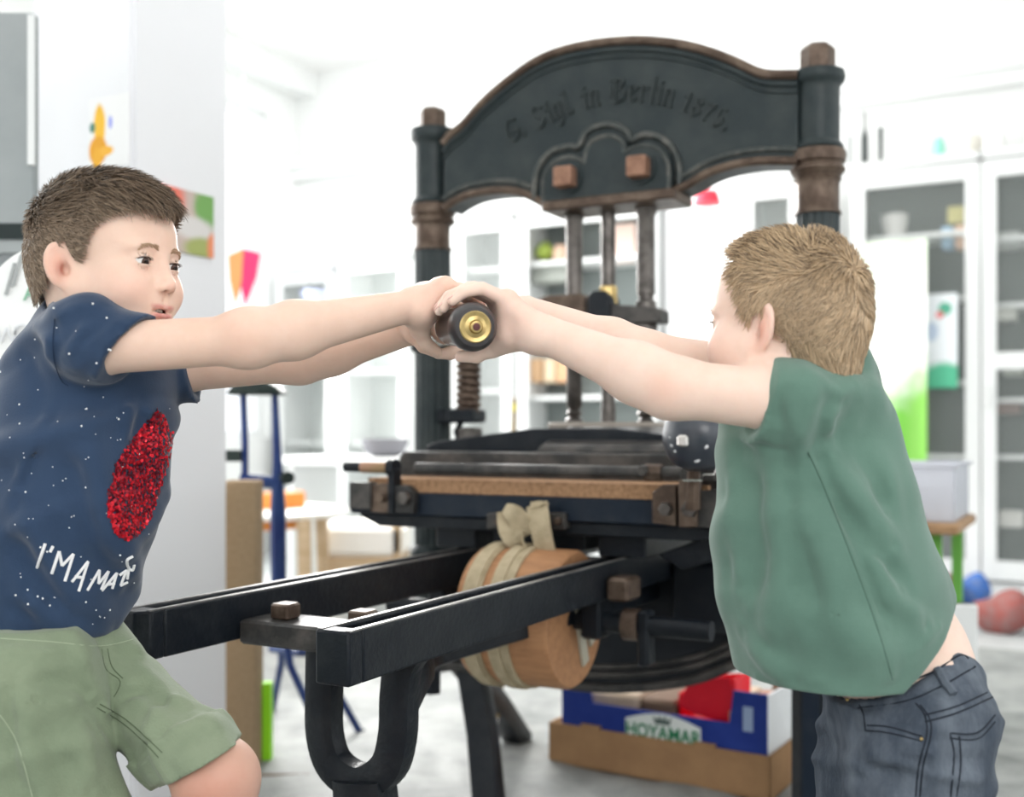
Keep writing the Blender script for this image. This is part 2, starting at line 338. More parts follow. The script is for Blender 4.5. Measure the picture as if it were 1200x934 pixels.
# banner: white cloth with green paint at the bottom
def paint_mat(name, base, spots, rough=.7):
    # spots: (center local xyz, radii, colour) - own pigment patches with soft edges
    m = bpy.data.materials.new(name); m.use_nodes = True; nt = m.node_tree; N = nt.nodes; L = nt.links; b = N['Principled BSDF']; b.inputs['Roughness'].default_value = rough
    tc = N.new('ShaderNodeTexCoord'); nz = N.new('ShaderNodeTexNoise'); nz.inputs['Scale'].default_value = 14; L.new(tc.outputs['Object'], nz.inputs['Vector'])
    cur = None
    for (c, r, col, hard) in spots:
        mp = N.new('ShaderNodeMapping'); mp.vector_type = 'TEXTURE'; mp.inputs['Location'].default_value = c; mp.inputs['Scale'].default_value = r; L.new(tc.outputs['Object'], mp.inputs['Vector'])
        ln = N.new('ShaderNodeVectorMath'); ln.operation = 'LENGTH'; L.new(mp.outputs['Vector'], ln.inputs[0])
        ad = N.new('ShaderNodeMath'); ad.operation = 'MULTIPLY_ADD'; L.new(nz.outputs['Fac'], ad.inputs[0]); ad.inputs[1].default_value = .5; L.new(ln.outputs['Value'], ad.inputs[2])
        mr = N.new('ShaderNodeMapRange'); mr.inputs['From Min'].default_value = 1.25+hard; mr.inputs['From Max'].default_value = 1.25-hard; L.new(ad.outputs[0], mr.inputs['Value'])
        mx = N.new('ShaderNodeMix'); mx.data_type = 'RGBA'; L.new(mr.outputs['Result'], mx.inputs['Factor'])
        if cur is None: mx.inputs['A'].default_value = tuple(base)+(1,)
        else: L.new(cur, mx.inputs['A'])
        mx.inputs['B'].default_value = tuple(col)+(1,); cur = mx.outputs['Result']
    L.new(cur, b.inputs['Base Color']); return m
def flat(name, px0, px1, py0, py1, y, m, label, cat, th=.006, wav=0.):
    a = PL(px0, py1, y); b = PL(px1, py0, y); o = empty(name+'_x') if False else None
    wd, h = b[0]-a[0], b[2]-a[2]; n = 14; vs = []; fs = []
    for s in (0, 1):
        for i in range(n+1):
            for z in (0, h): vs.append((i/n*wd, s*th+wav*math.sin(i/n*9), z))
    q = 2*(n+1)
    for i in range(n):
        k = 2*i; fs += [(k, k+2, k+3, k+1), (q+k, q+k+1, q+k+3, q+k+2), (k, q+k, q+k+2, k+2), (k+1, k+3, q+k+3, q+k+1)]
    fs += [(0, 1, q+1, q), (2*n, q+2*n, q+2*n+1, 2*n+1)]
    ob = MB().add(vs, fs).build(name, m, **tg(label, cat)); ob.location = Vector(toW(a)); ob.rotation_euler = (0, 0, ANG); return ob
green = (.20, .58, .07)
flat('painted_banner', 1008, 1086, 279, 541, CY-.1, paint_mat('banner_paint', (.93, .96, .88), [((.16, 0, .08), (.36, 9, .28), green, .35), ((.32, 0, .05), (.08, 9, .42), (.25, .6, .1), .3), ((.2, 0, 1.25), (.5, 9, .22), (.82, .95, .75), .4)]), 'tall white banner with a bright green painted foot hanging on the cabinet', 'banner', wav=.008)
flat('poster', 1084, 1122, 343, 455, CY-.03, paint_mat('poster_paint', (.88, .92, .95), [((.09, 0, .04), (.12, 9, .09), (.1, .5, .3), .2), ((.1, 0, .42), (.035, 9, .035), (.1, .45, .3), .15), ((.075, 0, .39), (.02, 9, .02), (.8, .15, .15), .15), ((.03, 0, .3), (.035, 9, .05), (.55, .65, .8), .2)]), 'pale blue poster with green and red blots on the cabinet glass', 'poster')
# red lamp shade glimpsed beside the crown
a = PL(822, 228, 3.2)
MB().lathe([(.075, 0), (.055, .07), (.0, .07)][:2], 24, ROOMM @ Matrix.Translation((a[0], 3.3, a[2]-.035))).build('lamp_shade_hanging', mat('red_shade', (.85, .06, .10), .5), **tg('red lamp shade hanging behind the crown', 'lamp shade'))
MB().cyl((a[0], 3.3, a[2]+.03), (a[0], 3.3, CZ), .004, M=ROOMM).build('cord', trimm, bpy.data.objects['lamp_shade_hanging'])
# ---------------------------------------------------------------- pillar pictures
def on_pillar_front(px, py): return PL(px, py, py0-.014)
f = on_pillar_front(105, 200); g = on_pillar_front(152, 108)
vs = MB().box((0, 0, 0), (g[0]-f[0], .002, g[2]-f[2]))
o = vs.build('childs_painting', paint_mat('giraffe_paint', (.93, .93, .93), [((.036, 0, .10), (.019, 9, .055), (.95, .55, .04), .12), ((.030, 0, .045), (.030, 9, .034), (.85, .38, .02), .12), ((.055, 0, .04), (.026, 9, .012), (.95, .5, .05), .15), ((.027, 0, .02), (.014, 9, .034), (.9, .45, .03), .15), ((.012, 0, .10), (.009, 9, .012), (.08, .25, .2), .15), ((.072, 0, .105), (.006, 9, .015), (.35, .4, .9), .15)]), **tg("child's orange animal painting taped high on the white pillar", 'painting'))
o.location = Vector(toW((f[0], py0-.016, f[2]))); o.rotation_euler = (0, 0, ANG)
f = PX(182, 290, px1+.002); g = PX(249, 215, px1+.002)
o = MB().box((0, 0, 0), (.003, g[1]-f[1], .155)).build('poster', paint_mat('poster_red_green', (.62, .5, .45), [((0, .03, .13), (9, .06, .05), (.85, .2, .14), .25), ((0, .17, .12), (9, .045, .05), (.2, .42, .12), .25), ((0, .12, .065), (9, .07, .03), (.75, .72, .7), .25), ((0, .15, .015), (9, .06, .03), (.4, .45, .15), .25), ((0, .19, .02), (9, .02, .04), (.85, .3, .15), .2)]), **tg('red and green photo poster on the pillar behind the dark-haired boy', 'poster'))
o.location = Vector(toW((px1+.003, f[1], f[2]))); o.rotation_euler = (0, 0, ANG)
# board, sign and chair at far left
greym = mat('grey_board', (.36, .385, .39), .6, var=(.30, .33, .335), vscale=1.5)
a = P(-60, 286, 2.35); b = P(39, 14, 2.35)
m = MB().box((a[0], 2.35, a[2]-.02), (b[0], 2.38, b[2])); o = m.build('grey_board', greym, bevel=.004, **tg('large grey board behind the dark-haired boy at the left edge', 'board'))
MB().box((P(-60, 0, 2.35)[0], 2.345, P(0, 276, 2.3)[2]), (P(39, 0, 2.35)[0], 2.385, P(0, 262, 2.35)[2])).build('frame_rail', mat('black_rail', (.02, .03, .03), .4), o)
a = P(-60, 700, 2.35); b = P(38, 290, 2.35)
MB().box((a[0], 2.36, 0), (b[0], 2.39, a[2]*0+P(0, 284, 2.35)[2])).build('grey_board_lower', mat('grey_board2', (.27, .29, .30), .6), **tg('darker grey panel below the black rail at the left edge', 'panel'))
MB().box((P(31, 0, 2.34)[0], 2.344, P(0, 180, 2.25)[2]), (P(39, 0, 2.34)[0], 2.350, P(0, 16, 2.34)[2])).build('paper_strip', trimm, **tg('narrow white paper strip hanging beside the grey board', 'paper'))
# curved white sign with letters
sg = empty('round_sign', P(30, 505, 1.95), 0, 'white round-topped sign with faint grey letters behind the boy in navy', 'sign')
sp = [(P(px, py, 1.95)-P(30, 505, 1.95)) for px, py in ((-70, 470), (-40, 380), (-15, 330), (10, 302), (40, 289), (75, 292), (105, 315), (118, 360), (120, 480))]
sp = smooth_path(sp, 6); MB().prism([(p[0], p[2]) for p in sp], 0, .03).build('sign_board', mat('sign_white', (.92, .93, .92), .5), sg, bevel=.006)
def text_mesh(name, s, size, m, parent, loc, rot=(PI/2, 0, 0), ext=.001, shear=0., bold=0.):
    cu = bpy.data.curves.new(name, 'FONT'); cu.body = s; cu.size = size; cu.extrude = ext; cu.shear = shear; cu.offset = bold; cu.align_x = 'CENTER'
    t = bpy.data.objects.new(name, cu); C.objects.link(t); bpy.context.view_layer.update()
    me = bpy.data.meshes.new_from_object(t.evaluated_get(bpy.context.evaluated_depsgraph_get())); bpy.data.objects.remove(t)
    o = bpy.data.objects.new(name, me); C.objects.link(o); me.materials.clear(); me.materials.append(m); o.location = [float(c) for c in loc]; o.rotation_euler = rot
    if parent is not None: o.parent = parent
    return o
O0 = P(30, 505, 1.95)
for ch, px, py, col in (('A', 36, 352, (.25, .5, .35)), ('S', 52, 338, (.7, .73, .76)), ('W', 8, 402, (.78, .8, .82)), ('O', 26, 398, (.78, .8, .82)), ('/', 12, 345, (.4, .42, .42)), ('/', 20, 335, (.4, .42, .42))):
    text_mesh('letter', ch, .04 if ch != '/' else .08, mat('ink_%.2f%.2f' % col[:2], col, .6), sg, P(px, py, 1.945)-O0)
MB().box((-.02, .03, -O0[2]), (.02, .06, -.1)).build('post', trimm, sg)
# ---------------------------------------------------------------- cardboard, blue stand, table etc.
card = mat('cardboard', (.36, .26, .16), .85, var=(.31, .22, .13), vscale=90, bump=.1, bscale=200)
a = toL(P(263, 700, 2.93)); b = toL(P(303, 700, 2.93))
hz = P(0, 563, 2.93)[2]
MB().box((P(263, 0, 2.93)[0], 2.90, .012), (P(303, 0, 2.93)[0], 2.99, hz)).build('cardboard_package', card, bevel=.006, **tg('tall narrow brown cardboard package standing against the white pillar', 'package'))
bl = mat('dark_blue_paint', (.012, .03, .13), .35, var=(.02, .05, .16), vscale=12)
S = 3.1
bs = empty('blue_stand', P(300, HY, S)*np.array([1, 1, 0]), 0, 'dark blue steel folding stand with a black half-round top', 'stand')
B0 = P(300, HY, S)*np.array([1, 1, 0])
def bp(px, py, dy=0): return P(px, py, S+dy)-B0
MB().tube([bp(285, 462), bp(287, 520), bp(287, 565)], .010).build('upright', bl, bs)
MB().tube([bp(322, 462), bp(325, 540), bp(326, 600), bp(327, 700)], [.010, .013, .022, .022]).build('upright', bl, bs)
MB().tube([bp(282, 562), bp(330, 566)], .018).build('cross_bar', bl, bs)
m = MB(); pts = [bp(x, y) for x, y in ((268, 463), (276, 453), (288, 448), (302, 446), (316, 448), (328, 454), (336, 463))]
m.prism([(p[0], p[2]) for p in pts], -.05, .05); m.build('padded_top', mat('black_pad', (.015, .025, .022), .5), bs, bevel=.01)
MB().cyl(bp(334, 560), bp(338, 560, -.03), .018).build('knob', mat('black_pad', (.01, .01, .01), .5), bs)
MB().box(bp(262, 541, -.02), bp(286, 527, .02)).build('clamp', mat('black_pad', (.01, .01, .01), .5), bs)
for q in ([(327, 690, 0), (340, 780, -.05), (372, 850, -.2)], [(327, 690, 0), (375, 775, .12), (424, 862, .2)], [(326, 700, 0), (330, 775, .2), (318, 838, .45)], [(318, 760, .1), (350, 765, 0), (378, 765, .1)]):
    MB().tube([bp(*z) for z in q], .011).build('leg', bl, bs)
MB().ball((0, 0, 0), .02, M=Matrix.Translation(Vector(bp(424, 862, .2)))).build('foot', mat('black_pad', (.01, .01, .01), .5), bs)
# stool with grey legs left of the stand
sl = empty('paper_roll', P(328, 840, 3.4), 0, None, None)
bpy.data.objects.remove(sl)
m = MB(); m.box((P(307, 0, 2.98)[0], 2.97, .012), (P(318, 0, 2.98)[0], 3.0, P(0, 800, 2.98)[2])); m.build('lime_strip', mat('lime_plastic', (.35, .85, .03), .5), **tg('lime green plastic strip standing on the floor beside the cardboard', 'strip'))
wood = mat('light_wood', (.62, .46, .30), .5, var=(.52, .37, .22), vscale=5, stretch=(1, 1, 8))
tb = empty('round_table', P(330, HY, 4.6)*np.array([1, 1, 0]), 0, 'round pale table with light wooden legs behind the blue stand', 'table'); T0 = P(330, HY, 4.6)*np.array([1, 1, 0])
zt = P(0, 600, 4.6)[2]
MB().lathe([(.36, 0), (.38, .006), (.38, .022), (.37, .028)], 48, Matrix.Translation((-.12, .1, zt-.02))).build('table_top', [mat('white_laminate', (.88, .86, .8), .3)][0], tb)
for dx, dy in ((.14, -.2), (-.36, -.15), (.12, .36), (-.3, .34)): MB().cyl((dx, dy, 0), (dx*.9, dy*.9, zt-.018), .025, .03).build('leg', wood, tb)
ch = empty('wooden_bench', P(430, HY, 5.2)*np.array([1, 1, 0]), 0, 'low light wooden bench with white cushion left of the press bed', 'bench'); B1 = P(430, HY, 5.2)*np.array([1, 1, 0])
za, zb = P(0, 640, 5.2)[2], P(0, 660, 5.2)[2]
MB().box((-.18, -.2, za-.10), (.17, .2, za-.03), bev=.008).build('apron', wood, ch)
MB().box((-.20, -.2, za-.03), (.19, .25, za+.11), bev=.02).build('cushion', mat('white_cushion', (.9, .86, .8), .8), ch)
for dx in (-.17, .16):
    for dy in (-.18, .18): MB().box((dx-.02, dy-.02, 0), (dx+.02, dy+.02, za+.14 if dx > 0 else za-.03), bev=.004).build('leg', wood, ch)
item('orange_bin', 303, 323, 578, 622, 1.2, .2, mat('orange_plastic', (.72, .25, .05), .5), 'orange brown box on a stool behind the blue stand', 'box')
item('blue_folder', 330, 352, 598, 606, 2.05, .1, mat('blue_folder', (.25, .3, .7), .5), 'blue folder lying on the round table', 'folder')
# kite
k = empty('paper_kite', P(286, 325, 4.2), 0, 'folded pink and orange paper kite hanging in front of the bright wall', 'kite'); K0 = P(286, 325, 4.2)
def kp(px, py): p = P(px, py, 4.2)-K0; return (p[0], p[2])
MB().prism([kp(286, 292), kp(305, 297), kp(300, 325), kp(287, 358), kp(282, 330)], -.01, .012).build('pink_panel', mat('pink_paper', (.95, .06, .2), .6), k)
MB().prism([kp(268, 300), kp(286, 292), kp(284, 330), kp(276, 356), kp(270, 330)], -.012, .008).build('orange_panel', mat('orange_paper', (1, .42, .16), .6), k)
MB().tube([(0, 0, P(0, 290, 4.2)[2]-K0[2]), (-.01, 0, CZ-K0[2])], .0015, 4).build('string', trimm, k)
item('grey_bag', 412, 459, 514, 536, 2.3, .2, mat('grey_felt', (.2, .2, .22), .9), 'grey rounded felt bag on the white ledge left of the press', 'bag', None, 'bowl').scale = (1, 1, 1)
item('blue_ornament', 345, 370, 338, 352, 3.6, .1, mat('pale_blue_glass', (.55, .6, .85), .3), 'pale blue round ornament on the ledge below the grey pane', 'ornament', None, 'bowl')
lp0 = PL(380, 536, 2.25); lp1 = PL(480, 536, 2.25)
m = MB(); m.box((lp0[0]-.3, 2.25, lp0[2]-.04), (lp1[0]+.1, 2.75, lp0[2]), ROOMM)
dk = m.build('white_counter', trimm, bevel=.004, **tg('white counter top carrying the grey felt bag', 'counter'))
m = MB(); m.box((lp0[0]-.28, 2.3, 0), (lp0[0]-.25, 2.7, lp0[2]-.04), ROOMM); m.build('side_panel', trimm, dk)
m = MB(); m.box((lp1[0]+.05, 2.3, 0), (lp1[0]+.08, 2.7, lp0[2]-.04), ROOMM); m.build('side_panel', trimm, dk)
sq_ = PL(603, 466, 1.2)
o = MB().cyl((sq_[0]-.06, 1.25, .012), (sq_[0], 1.2, sq_[2]), .010, M=ROOMM).build('stick', mat('brown_stick', (.35, .25, .12), .6), **tg('thin brown stick with yellow band rising behind the platen', 'stick'))
MB().cyl((sq_[0]-.004, 1.203, sq_[2]-.05), (sq_[0]-.001, 1.2005, sq_[2]-.02), .0115, M=ROOMM).build('yellow_band', mat('yellow_tape', (.7, .6, .1), .5), o)
# work table and tubs on the right
wt = empty('work_table', P(1060, HY, 3.3)*np.array([1, 1, 0]), ANG, 'small wooden work table behind the blond boy carrying plastic tubs', 'table'); W0 = P(1060, HY, 3.3)*np.array([1, 1, 0])
zt = P(0, 612, 3.15)[2]
MB().box((-.32, -.18, zt-.03), (.17, .3, zt), bev=.006).build('table_top', mat('table_wood', (.42, .26, .14), .5, var=(.3, .18, .1), vscale=6), wt)
for dx, dy in ((.1, -.1), (-.28, -.12), (.12, .25), (-.28, .25)): MB().box((dx-.015, dy-.015, 0), (dx+.015, dy+.015, zt-.03)).build('leg', mat('green_leg', (.15, .42, .08), .5) if dx > 0 else trimm, wt)
def tub(x0, x1, y0, y1, z0, z1, m, label, M):
    t = .006; mb = MB(); mb.box((x0, y0, z0), (x1, y1, z0+t), M)
    for a in (((x0, y0), (x1, y0+t)), ((x0, y1-t), (x1, y1)), ((x0, y0), (x0+t, y1)), ((x1-t, y0), (x1, y1))): mb.box((a[0][0], a[0][1], z0), (a[1][0], a[1][1], z1), M)
    mb.box((x0-.01, y0-.01, z1-.01), (x1+.01, y0, z1), M); mb.box((x0-.01, y1, z1-.01), (x1+.01, y1+.01, z1), M); mb.box((x1, y0, z1-.01), (x1+.01, y1, z1), M)
    return mb.build('plastic_tub', m, bevel=.001, **tg(label, 'tub'))
WM = Matrix.Translation(Vector(W0)) @ Matrix.Rotation(ANG, 4, 'Z')
tub(-.1, .15, -.1, .28, zt, zt+.165, mat('clear_plastic', (.78, .80, .86), .15, alpha=.6), 'large translucent plastic tub on the work table', WM)
tub(-.16, .02, -.17, -.115, zt, zt+.11, mat('white_plastic', (.92, .92, .93), .3), 'small white plastic tub in front of the large clear one', WM)
wc = empty('white_stool', P(1115, HY, 3.0)*np.array([1, 1, 0]), 0, 'white plastic stool back showing behind the jeans', 'stool')
Q0 = P(1115, HY, 3.0)*np.array([1, 1, 0]); zz = P(0, 706, 3.0)[2]
MB().box((P(1085, 0, 3.)[0]-Q0[0], -.02, zz-.2), (P(1144, 0, 3.)[0]-Q0[0], .0, zz), bev=.01).build('backrest', trimm, wc, bevel=.004)
MB().box((-.1, -.02, zz-.22), (.066, .2, zz-.19), bev=.008).build('seat', trimm, wc)
for dx in (-.09, .05):
    for dy in (0, .18): MB().cyl((dx, dy, 0), (dx, dy, zz-.21), .012).build('leg', trimm, wc)
# clutter on the floor in front of the right cabinets
cl = [(1120, 1160, 668, 705, (.05, .16, .5), 'blue plastic bag on the floor by the cabinets', 'bag'), (1140, 1215, 690, 735, (.30, .09, .08), 'dark red net sack lying on the floor by the cabinets', 'sack'), (1100, 1180, 650, 675, (.04, .10, .08), 'dark green cloth heap on the floor by the cabinets', 'cloth'), (1095, 1120, 640, 668, (.8, .88, .8), 'pale green bottle standing among the floor clutter', 'bottle'),
      (1150, 1230, 640, 668, (.82, .82, .82), 'white crumpled bag leaning on the right cabinet', 'bag'), (1070, 1125, 668, 705, (.22, .08, .09), 'dark maroon sack behind the white stool', 'sack')]
for (x0, x1, y0, y1, col, lab, cat) in cl:
    a = PZ((x0+x1)/2, y1+6, 0.0); Yd = toW(a)[1]; ww = (x1-x0)/FP*Yd/2; hh = (y1-y0)/FP*Yd
    b = MB(); b.ball((0, 0, hh*.5), (ww, ww*.7, hh*.55), 28, 18)
    b.v = [(x*(1+.1*math.sin(30*z+9*x)), y*(1+.1*math.sin(25*x)), max(0.0, z+.02*math.sin(22*x+17*y))) for x, y, z in b.v]
    o = b.build(cat if cat != 'cloth' else 'cloth_heap', mat('clut_'+lab[:9], col, .7, var=tuple(c*.5+.1 for c in col), vscale=25, bump=.4, bscale=30), smooth=60, **tg(lab, cat)); o.location = Vector(toW(a)); o.rotation_euler = (0, 0, ANG)
# ---------------------------------------------------------------- boxes beneath the press
# brown carton: near-bottom corners from the photograph's floor line
cA = PZ(643, 893, .012); cB = PZ(903, 940, .012)
dv = cB[:2]-cA[:2]; Lb = np.linalg.norm(dv); ang = math.atan2(dv[1], dv[0])
BM = ROOMM @ Matrix.Translation((cA[0], cA[1], .012)) @ Matrix.Rotation(ang, 4, 'Z')
hb = .108; wb = .34
def bpx(px, py, z): # helper to size heights
    return 0
bx = empty('cardboard_box', toW((cA[0], cA[1], .012)), ANG+ang, 'long open brown cardboard box on the floor, beneath the blue crate', 'box')
m = MB(); t = .006
m.box((0, 0, 0), (Lb, wb, t)); m.box((0, 0, 0), (Lb, t, hb)); m.box((0, wb-t, 0), (Lb, wb, hb)); m.box((0, 0, 0), (t, wb, hb)); m.box((Lb-t, 0, 0), (Lb, wb, hb))
m.build('box_body', mat('carton_brown', (.40, .235, .12), .85, var=(.34, .195, .10), vscale=9), bx, bevel=.001)
for a in (.16, .68): MB().box((Lb*a, -.002, hb-.010), (Lb*a+.055, .009, hb+.008)).build('tab', MATS['carton_brown'], bx)
fc = empty('fruit_crate', toW((cA[0], cA[1], .012)), ANG+ang, 'blue and white cardboard fruit crate stacked in the brown box', 'crate')
blue = mat('crate_blue', (.012, .035, .24), .5, var=(.02, .05, .30), vscale=6); cz = hb-.01; c0, c1 = .035, Lb-.012; chh = .092
# front wall with higher corners
pr = [(c0, cz), (c1, cz), (c1, cz+.155), (c1-.085, cz+.155), (c1-.095, cz+chh-.018), (c0+.09, cz+chh-.018), (c0+.085, cz+.115), (c0, cz+.115)]
MB().prism(pr, .010, .016).build('front_wall', blue, fc)
MB().prism(pr, wb-.016, wb-.010).build('back_wall', mat('crate_brown_inside', (.28, .17, .10), .8), fc)
MB().box((c0, .016, cz), (c0+.006, wb-.016, cz+.11)).build('side_wall', mat('crate_white', (.82, .84, .86), .5), fc)
MB().box((c1-.006, .016, cz), (c1, wb-.016, cz+.15)).build('side_wall', mat('crate_white', (.82, .84, .86), .5), fc)
MB().box((c0, .016, cz-.0), (c1, wb-.016, cz+.006)).build('crate_floor', mat('crate_brown_inside', (.28, .17, .10), .8), fc)
lx0, lx1 = c0+(c1-c0)*.335, c0+(c1-c0)*.70
pts = [(lx0, cz+.004)]+[(lx0+(lx1-lx0)*i/12, cz+.050+.022*math.sin(PI*i/12)) for i in range(13)]+[(lx1, cz+.004)]
MB().prism(pts, .007, .0101).build('label_panel', mat('label_white', (.82, .86, .84), .5), fc)
gt = mat('label_green', (.03, .22, .10), .5)
tx = text_mesh('lettering', 'HOYAMAR', .048, gt, fc, ((lx0+lx1)/2, .0062, cz+.008), ext=.0006, bold=.0012); tx.scale = (.92*(lx1-lx0)/.215*1.0, 1.0, 1)
cr = MB(); cxm = (lx0+lx1)/2
cr.prism([(cxm-.02, cz+.046), (cxm+.02, cz+.046), (cxm+.026, cz+.066), (cxm+.013, cz+.057), (cxm+.008, cz+.069), (cxm, cz+.058), (cxm-.008, cz+.069), (cxm-.013, cz+.057), (cxm-.026, cz+.066)], .0058, .0072)
cr.build('crown_emblem', mat('emblem_grey', (.12, .16, .15), .5), fc)
MB().box((c1-.06, .0085, cz+.06), (c1-.035, .0101, cz+.12)).build('print_mark', mat('mark_pale', (.35, .45, .65), .5), fc)
def cbx(name, lo, hi, m, label, cat, rot=0.):
    o = MB().box(lo, hi, bev=.008).build(name, m, **tg(label, cat)); o.location = Vector(toW((cA[0], cA[1], .012))); o.rotation_euler = (0, 0, ANG+ang)
    return o
rd = MB(); x0 = Lb*.57
rm = mat('red_plastic', (.80, .01, .03), .4)
rd.prism([(x0, cz+.09), (x0+.03, cz+.16), (x0+.14, cz+.175), (x0+.155, cz+.10), (x0+.13, cz+.055), (x0+.02, cz+.075)], .06, .066); rd.prism([(x0+.01, cz+.09), (x0+.04, cz+.15), (x0+.14, cz+.165), (x0+.155, cz+.10), (x0+.13, cz+.055)], .17, .176)
rd.box((x0+.145, .06, cz+.06), (x0+.152, .176, cz+.17)); rd.box((x0, .06, cz+.05), (x0+.15, .176, cz+.06)); rd.box((x0, .06, cz+.05), (x0+.006, .176, cz+.12))
o = rd.build('red_tray', rm, bevel=.003, **tg('bright red plastic holder lying in the blue crate', 'holder')); o.location = Vector(toW((cA[0], cA[1], .012))); o.rotation_euler = (0, 0, ANG+ang)
pm = mat('kraft_paper', (.66, .52, .40), .8, var=(.55, .42, .3), vscale=9)
for i, (a, b, y0, y1, zz, mm, lab) in enumerate(((.12, .40, .04, .3, .10, pm, 'cream paper bundle at the left end of the blue crate'), (.40, .56, .05, .3, .095, mat('brown_paper', (.2, .13, .09), .8), 'dark brown parcel in the middle of the blue crate'), (.80, .93, .04, .3, .10, mat('pinkish_paper', (.45, .24, .18), .8), 'reddish brown parcel at the right end of the blue crate'), (.60, .80, .19, .32, .10, pm, 'pale paper roll behind the red holder'))):
    cbx('paper_parcel', (Lb*a, y0, cz+.008), (Lb*b, y1, cz+zz), mm, lab, 'parcel')
# brush leaning behind the press leg
br = empty('broom', P(585, 850, 3.0)*np.array([1, 1, 0]), 0, 'brown wooden stick with pale end leaning behind the press leg', 'stick'); b0 = P(585, 850, 3.0)*np.array([1, 1, 0])
MB().cyl(P(587, 790, 3.0)-b0, P(580, 840, 3.0)-b0, .012).build('handle', mat('brown_stick', (.35, .25, .12), .6), br)
MB().cyl(P(580, 840, 3.0)-b0, P(574, 885, 3.0)-b0+np.array([0, 0, 0]), .011).build('pale_end', mat('pale_stick', (.7, .7, .7), .6), br)
MB().cyl(P(574, 885, 3.0)-b0, np.array([P(572, 0, 3.0)[0]-b0[0], 0, .012]), .011).build('tip', mat('pale_stick', (.7, .7, .7), .6), br)
MB().cyl(P(305, 912, 2.85), P(362, 912, 2.85), .012, M=None).build('bolt_rod', mat('rusty', (.18, .13, .10), .7), **tg('short rusty rod lying on the floor by the cardboard package', 'rod'))
# ================================================================ the printing press
iron = mat('blue_black_iron', (.018, .028, .031), .40, var=(.040, .050, .050), vscale=14, bump=.12, bscale=90, spec=.28, vlo=.4, vhi=.75)
irond = mat('dark_iron', (.008, .011, .016), .36, var=(.022, .026, .030), vscale=18, bump=.15, bscale=120, vlo=.45, vhi=.8)
navy = mat('navy_iron', (.010, .018, .032), .4, var=(.026, .034, .046), vscale=16, bump=.1, bscale=100, vlo=.45, vhi=.75)
brown = mat('worn_brown_iron', (.085, .058, .044), .40, var=(.17, .125, .095), vscale=22, metal=.35, bump=.12, bscale=120)
rust = mat('rusty_nut', (.34, .19, .13), .5, var=(.22, .12, .08), vscale=35, metal=.3)
steel = mat('worn_steel', (.16, .145, .135), .34, metal=.75, var=(.075, .068, .063), vscale=20, bump=.1)
chrome = mat('bright_steel', (.62, .60, .57), .25, metal=.9)
brass = mat('brass', (.62, .46, .20), .28, metal=.9, var=(.42, .31, .13), vscale=30)
grime = mat('grimy_iron', (.042, .042, .042), .42, var=(.10, .092, .086), vscale=14, bump=.15, bscale=90, metal=.2)
hilitem = mat('highlight_grey_iron', (.062, .070, .068), .38, var=(.16, .155, .14), vscale=30, metal=.3, vlo=.45, vhi=.7)  # paler iron: highlights on the crown mouldings put into the colour
pr = empty('printing_press', M0, ANG, 'old black cast iron hand printing press with arched crown, bed rails and strap drum', 'printing press')
def pp(l, y=0.): return [(q[0], q[2]) for q in (PL(a, b, y) for a, b in l)]
def arcp(p, n=5): return [(q[0], q[1]) for q in smooth_path([(a, b, 0) for a, b in p], n)]
YF = -.045; COLX = .485
topE = arcp([(520, 166), (528, 155), (544, 142), (567, 116), (600, 88), (637, 64), (684, 50), (740, 44), (787, 47), (824, 55), (857, 67), (885, 80), (903, 84), (935, 84)])
botE = arcp([(520, 246), (535, 236), (553, 229), (581, 225), (609, 227), (640, 242)])
botR = arcp([(782, 228), (805, 219), (829, 205), (857, 196), (889, 191), (935, 191)])
T = pp(topE, YF); Bl = pp(botE, YF); Br = pp(botR, YF)
face = T + Br[::-1] + Bl[::-1]
cr = MB(); cr.prism(face, YF, .045)
crown = cr.build('crown', iron, pr, smooth=30, bevel=.004)
def rim(path, r, dz, dx=0, y=YF): return [(x+dx, y, z+dz) for x, z in path]
MB().tube(rim(T, .0, -.006), .011, 10).build('rim_moulding', brown, crown)
MB().tube(rim(T, .0, -.026), .007, 10).tube(rim(T, 0, -.043), .0045, 8).build('rim_moulding', iron, crown)
MB().tube(rim(Bl, 0, .004), .010, 10).build('rim_moulding', brown, crown)
MB().tube(rim(Br, 0, .004), .010, 10).build('rim_moulding', brown, crown)
MB().tube(rim(Bl[:-3], 0, .026), .0065, 10).build('rim_moulding', hilitem, crown)
MB().tube(rim(Br[2:], 0, .028), .0065, 10).build('rim_moulding', hilitem, crown)
# trefoil boss
bz = arcp([(637, 241), (636, 215), (640, 201), (651, 189), (666, 184), (679, 187), (684.5, 192)], 4)+arcp([(685, 186), (690, 169), (704, 160.5), (719, 160), (730, 168), (731, 179)], 4)+arcp([(737, 175), (750, 170.5), (766, 172), (778.5, 183), (783, 198), (783, 226)], 4)
bo = pp(bz, YF-.03)
boss = MB().prism(bo, YF-.03, YF+.02).build('boss', iron, crown, smooth=30, bevel=.005)
MB().tube([(x, YF-.028, z) for x, z in bo], .0050, 8).build('boss_moulding', hilitem, boss)
hz = arcp([(626, 236), (627, 212), (633, 192), (648, 177), (666, 172), (678, 172), (687, 155), (705, 147), (722, 147), (736, 157), (740, 165), (754, 158), (772, 161), (788, 174), (795, 195), (795, 216)], 4)
ho = pp(hz, YF-.004)
MB().tube([(x, YF-.002, z) for x, z in ho], .0080, 10).build('halo_moulding', hilitem, crown)
b0, b1 = PL(634, 245, YF-.035), PL(788, 228, YF-.035)
MB().box((b0[0], YF-.036, b0[2]-.006), (b1[0]+.004, YF+.09, b0[2]+.018), bev=.004).build('boss_plate', brown, boss)
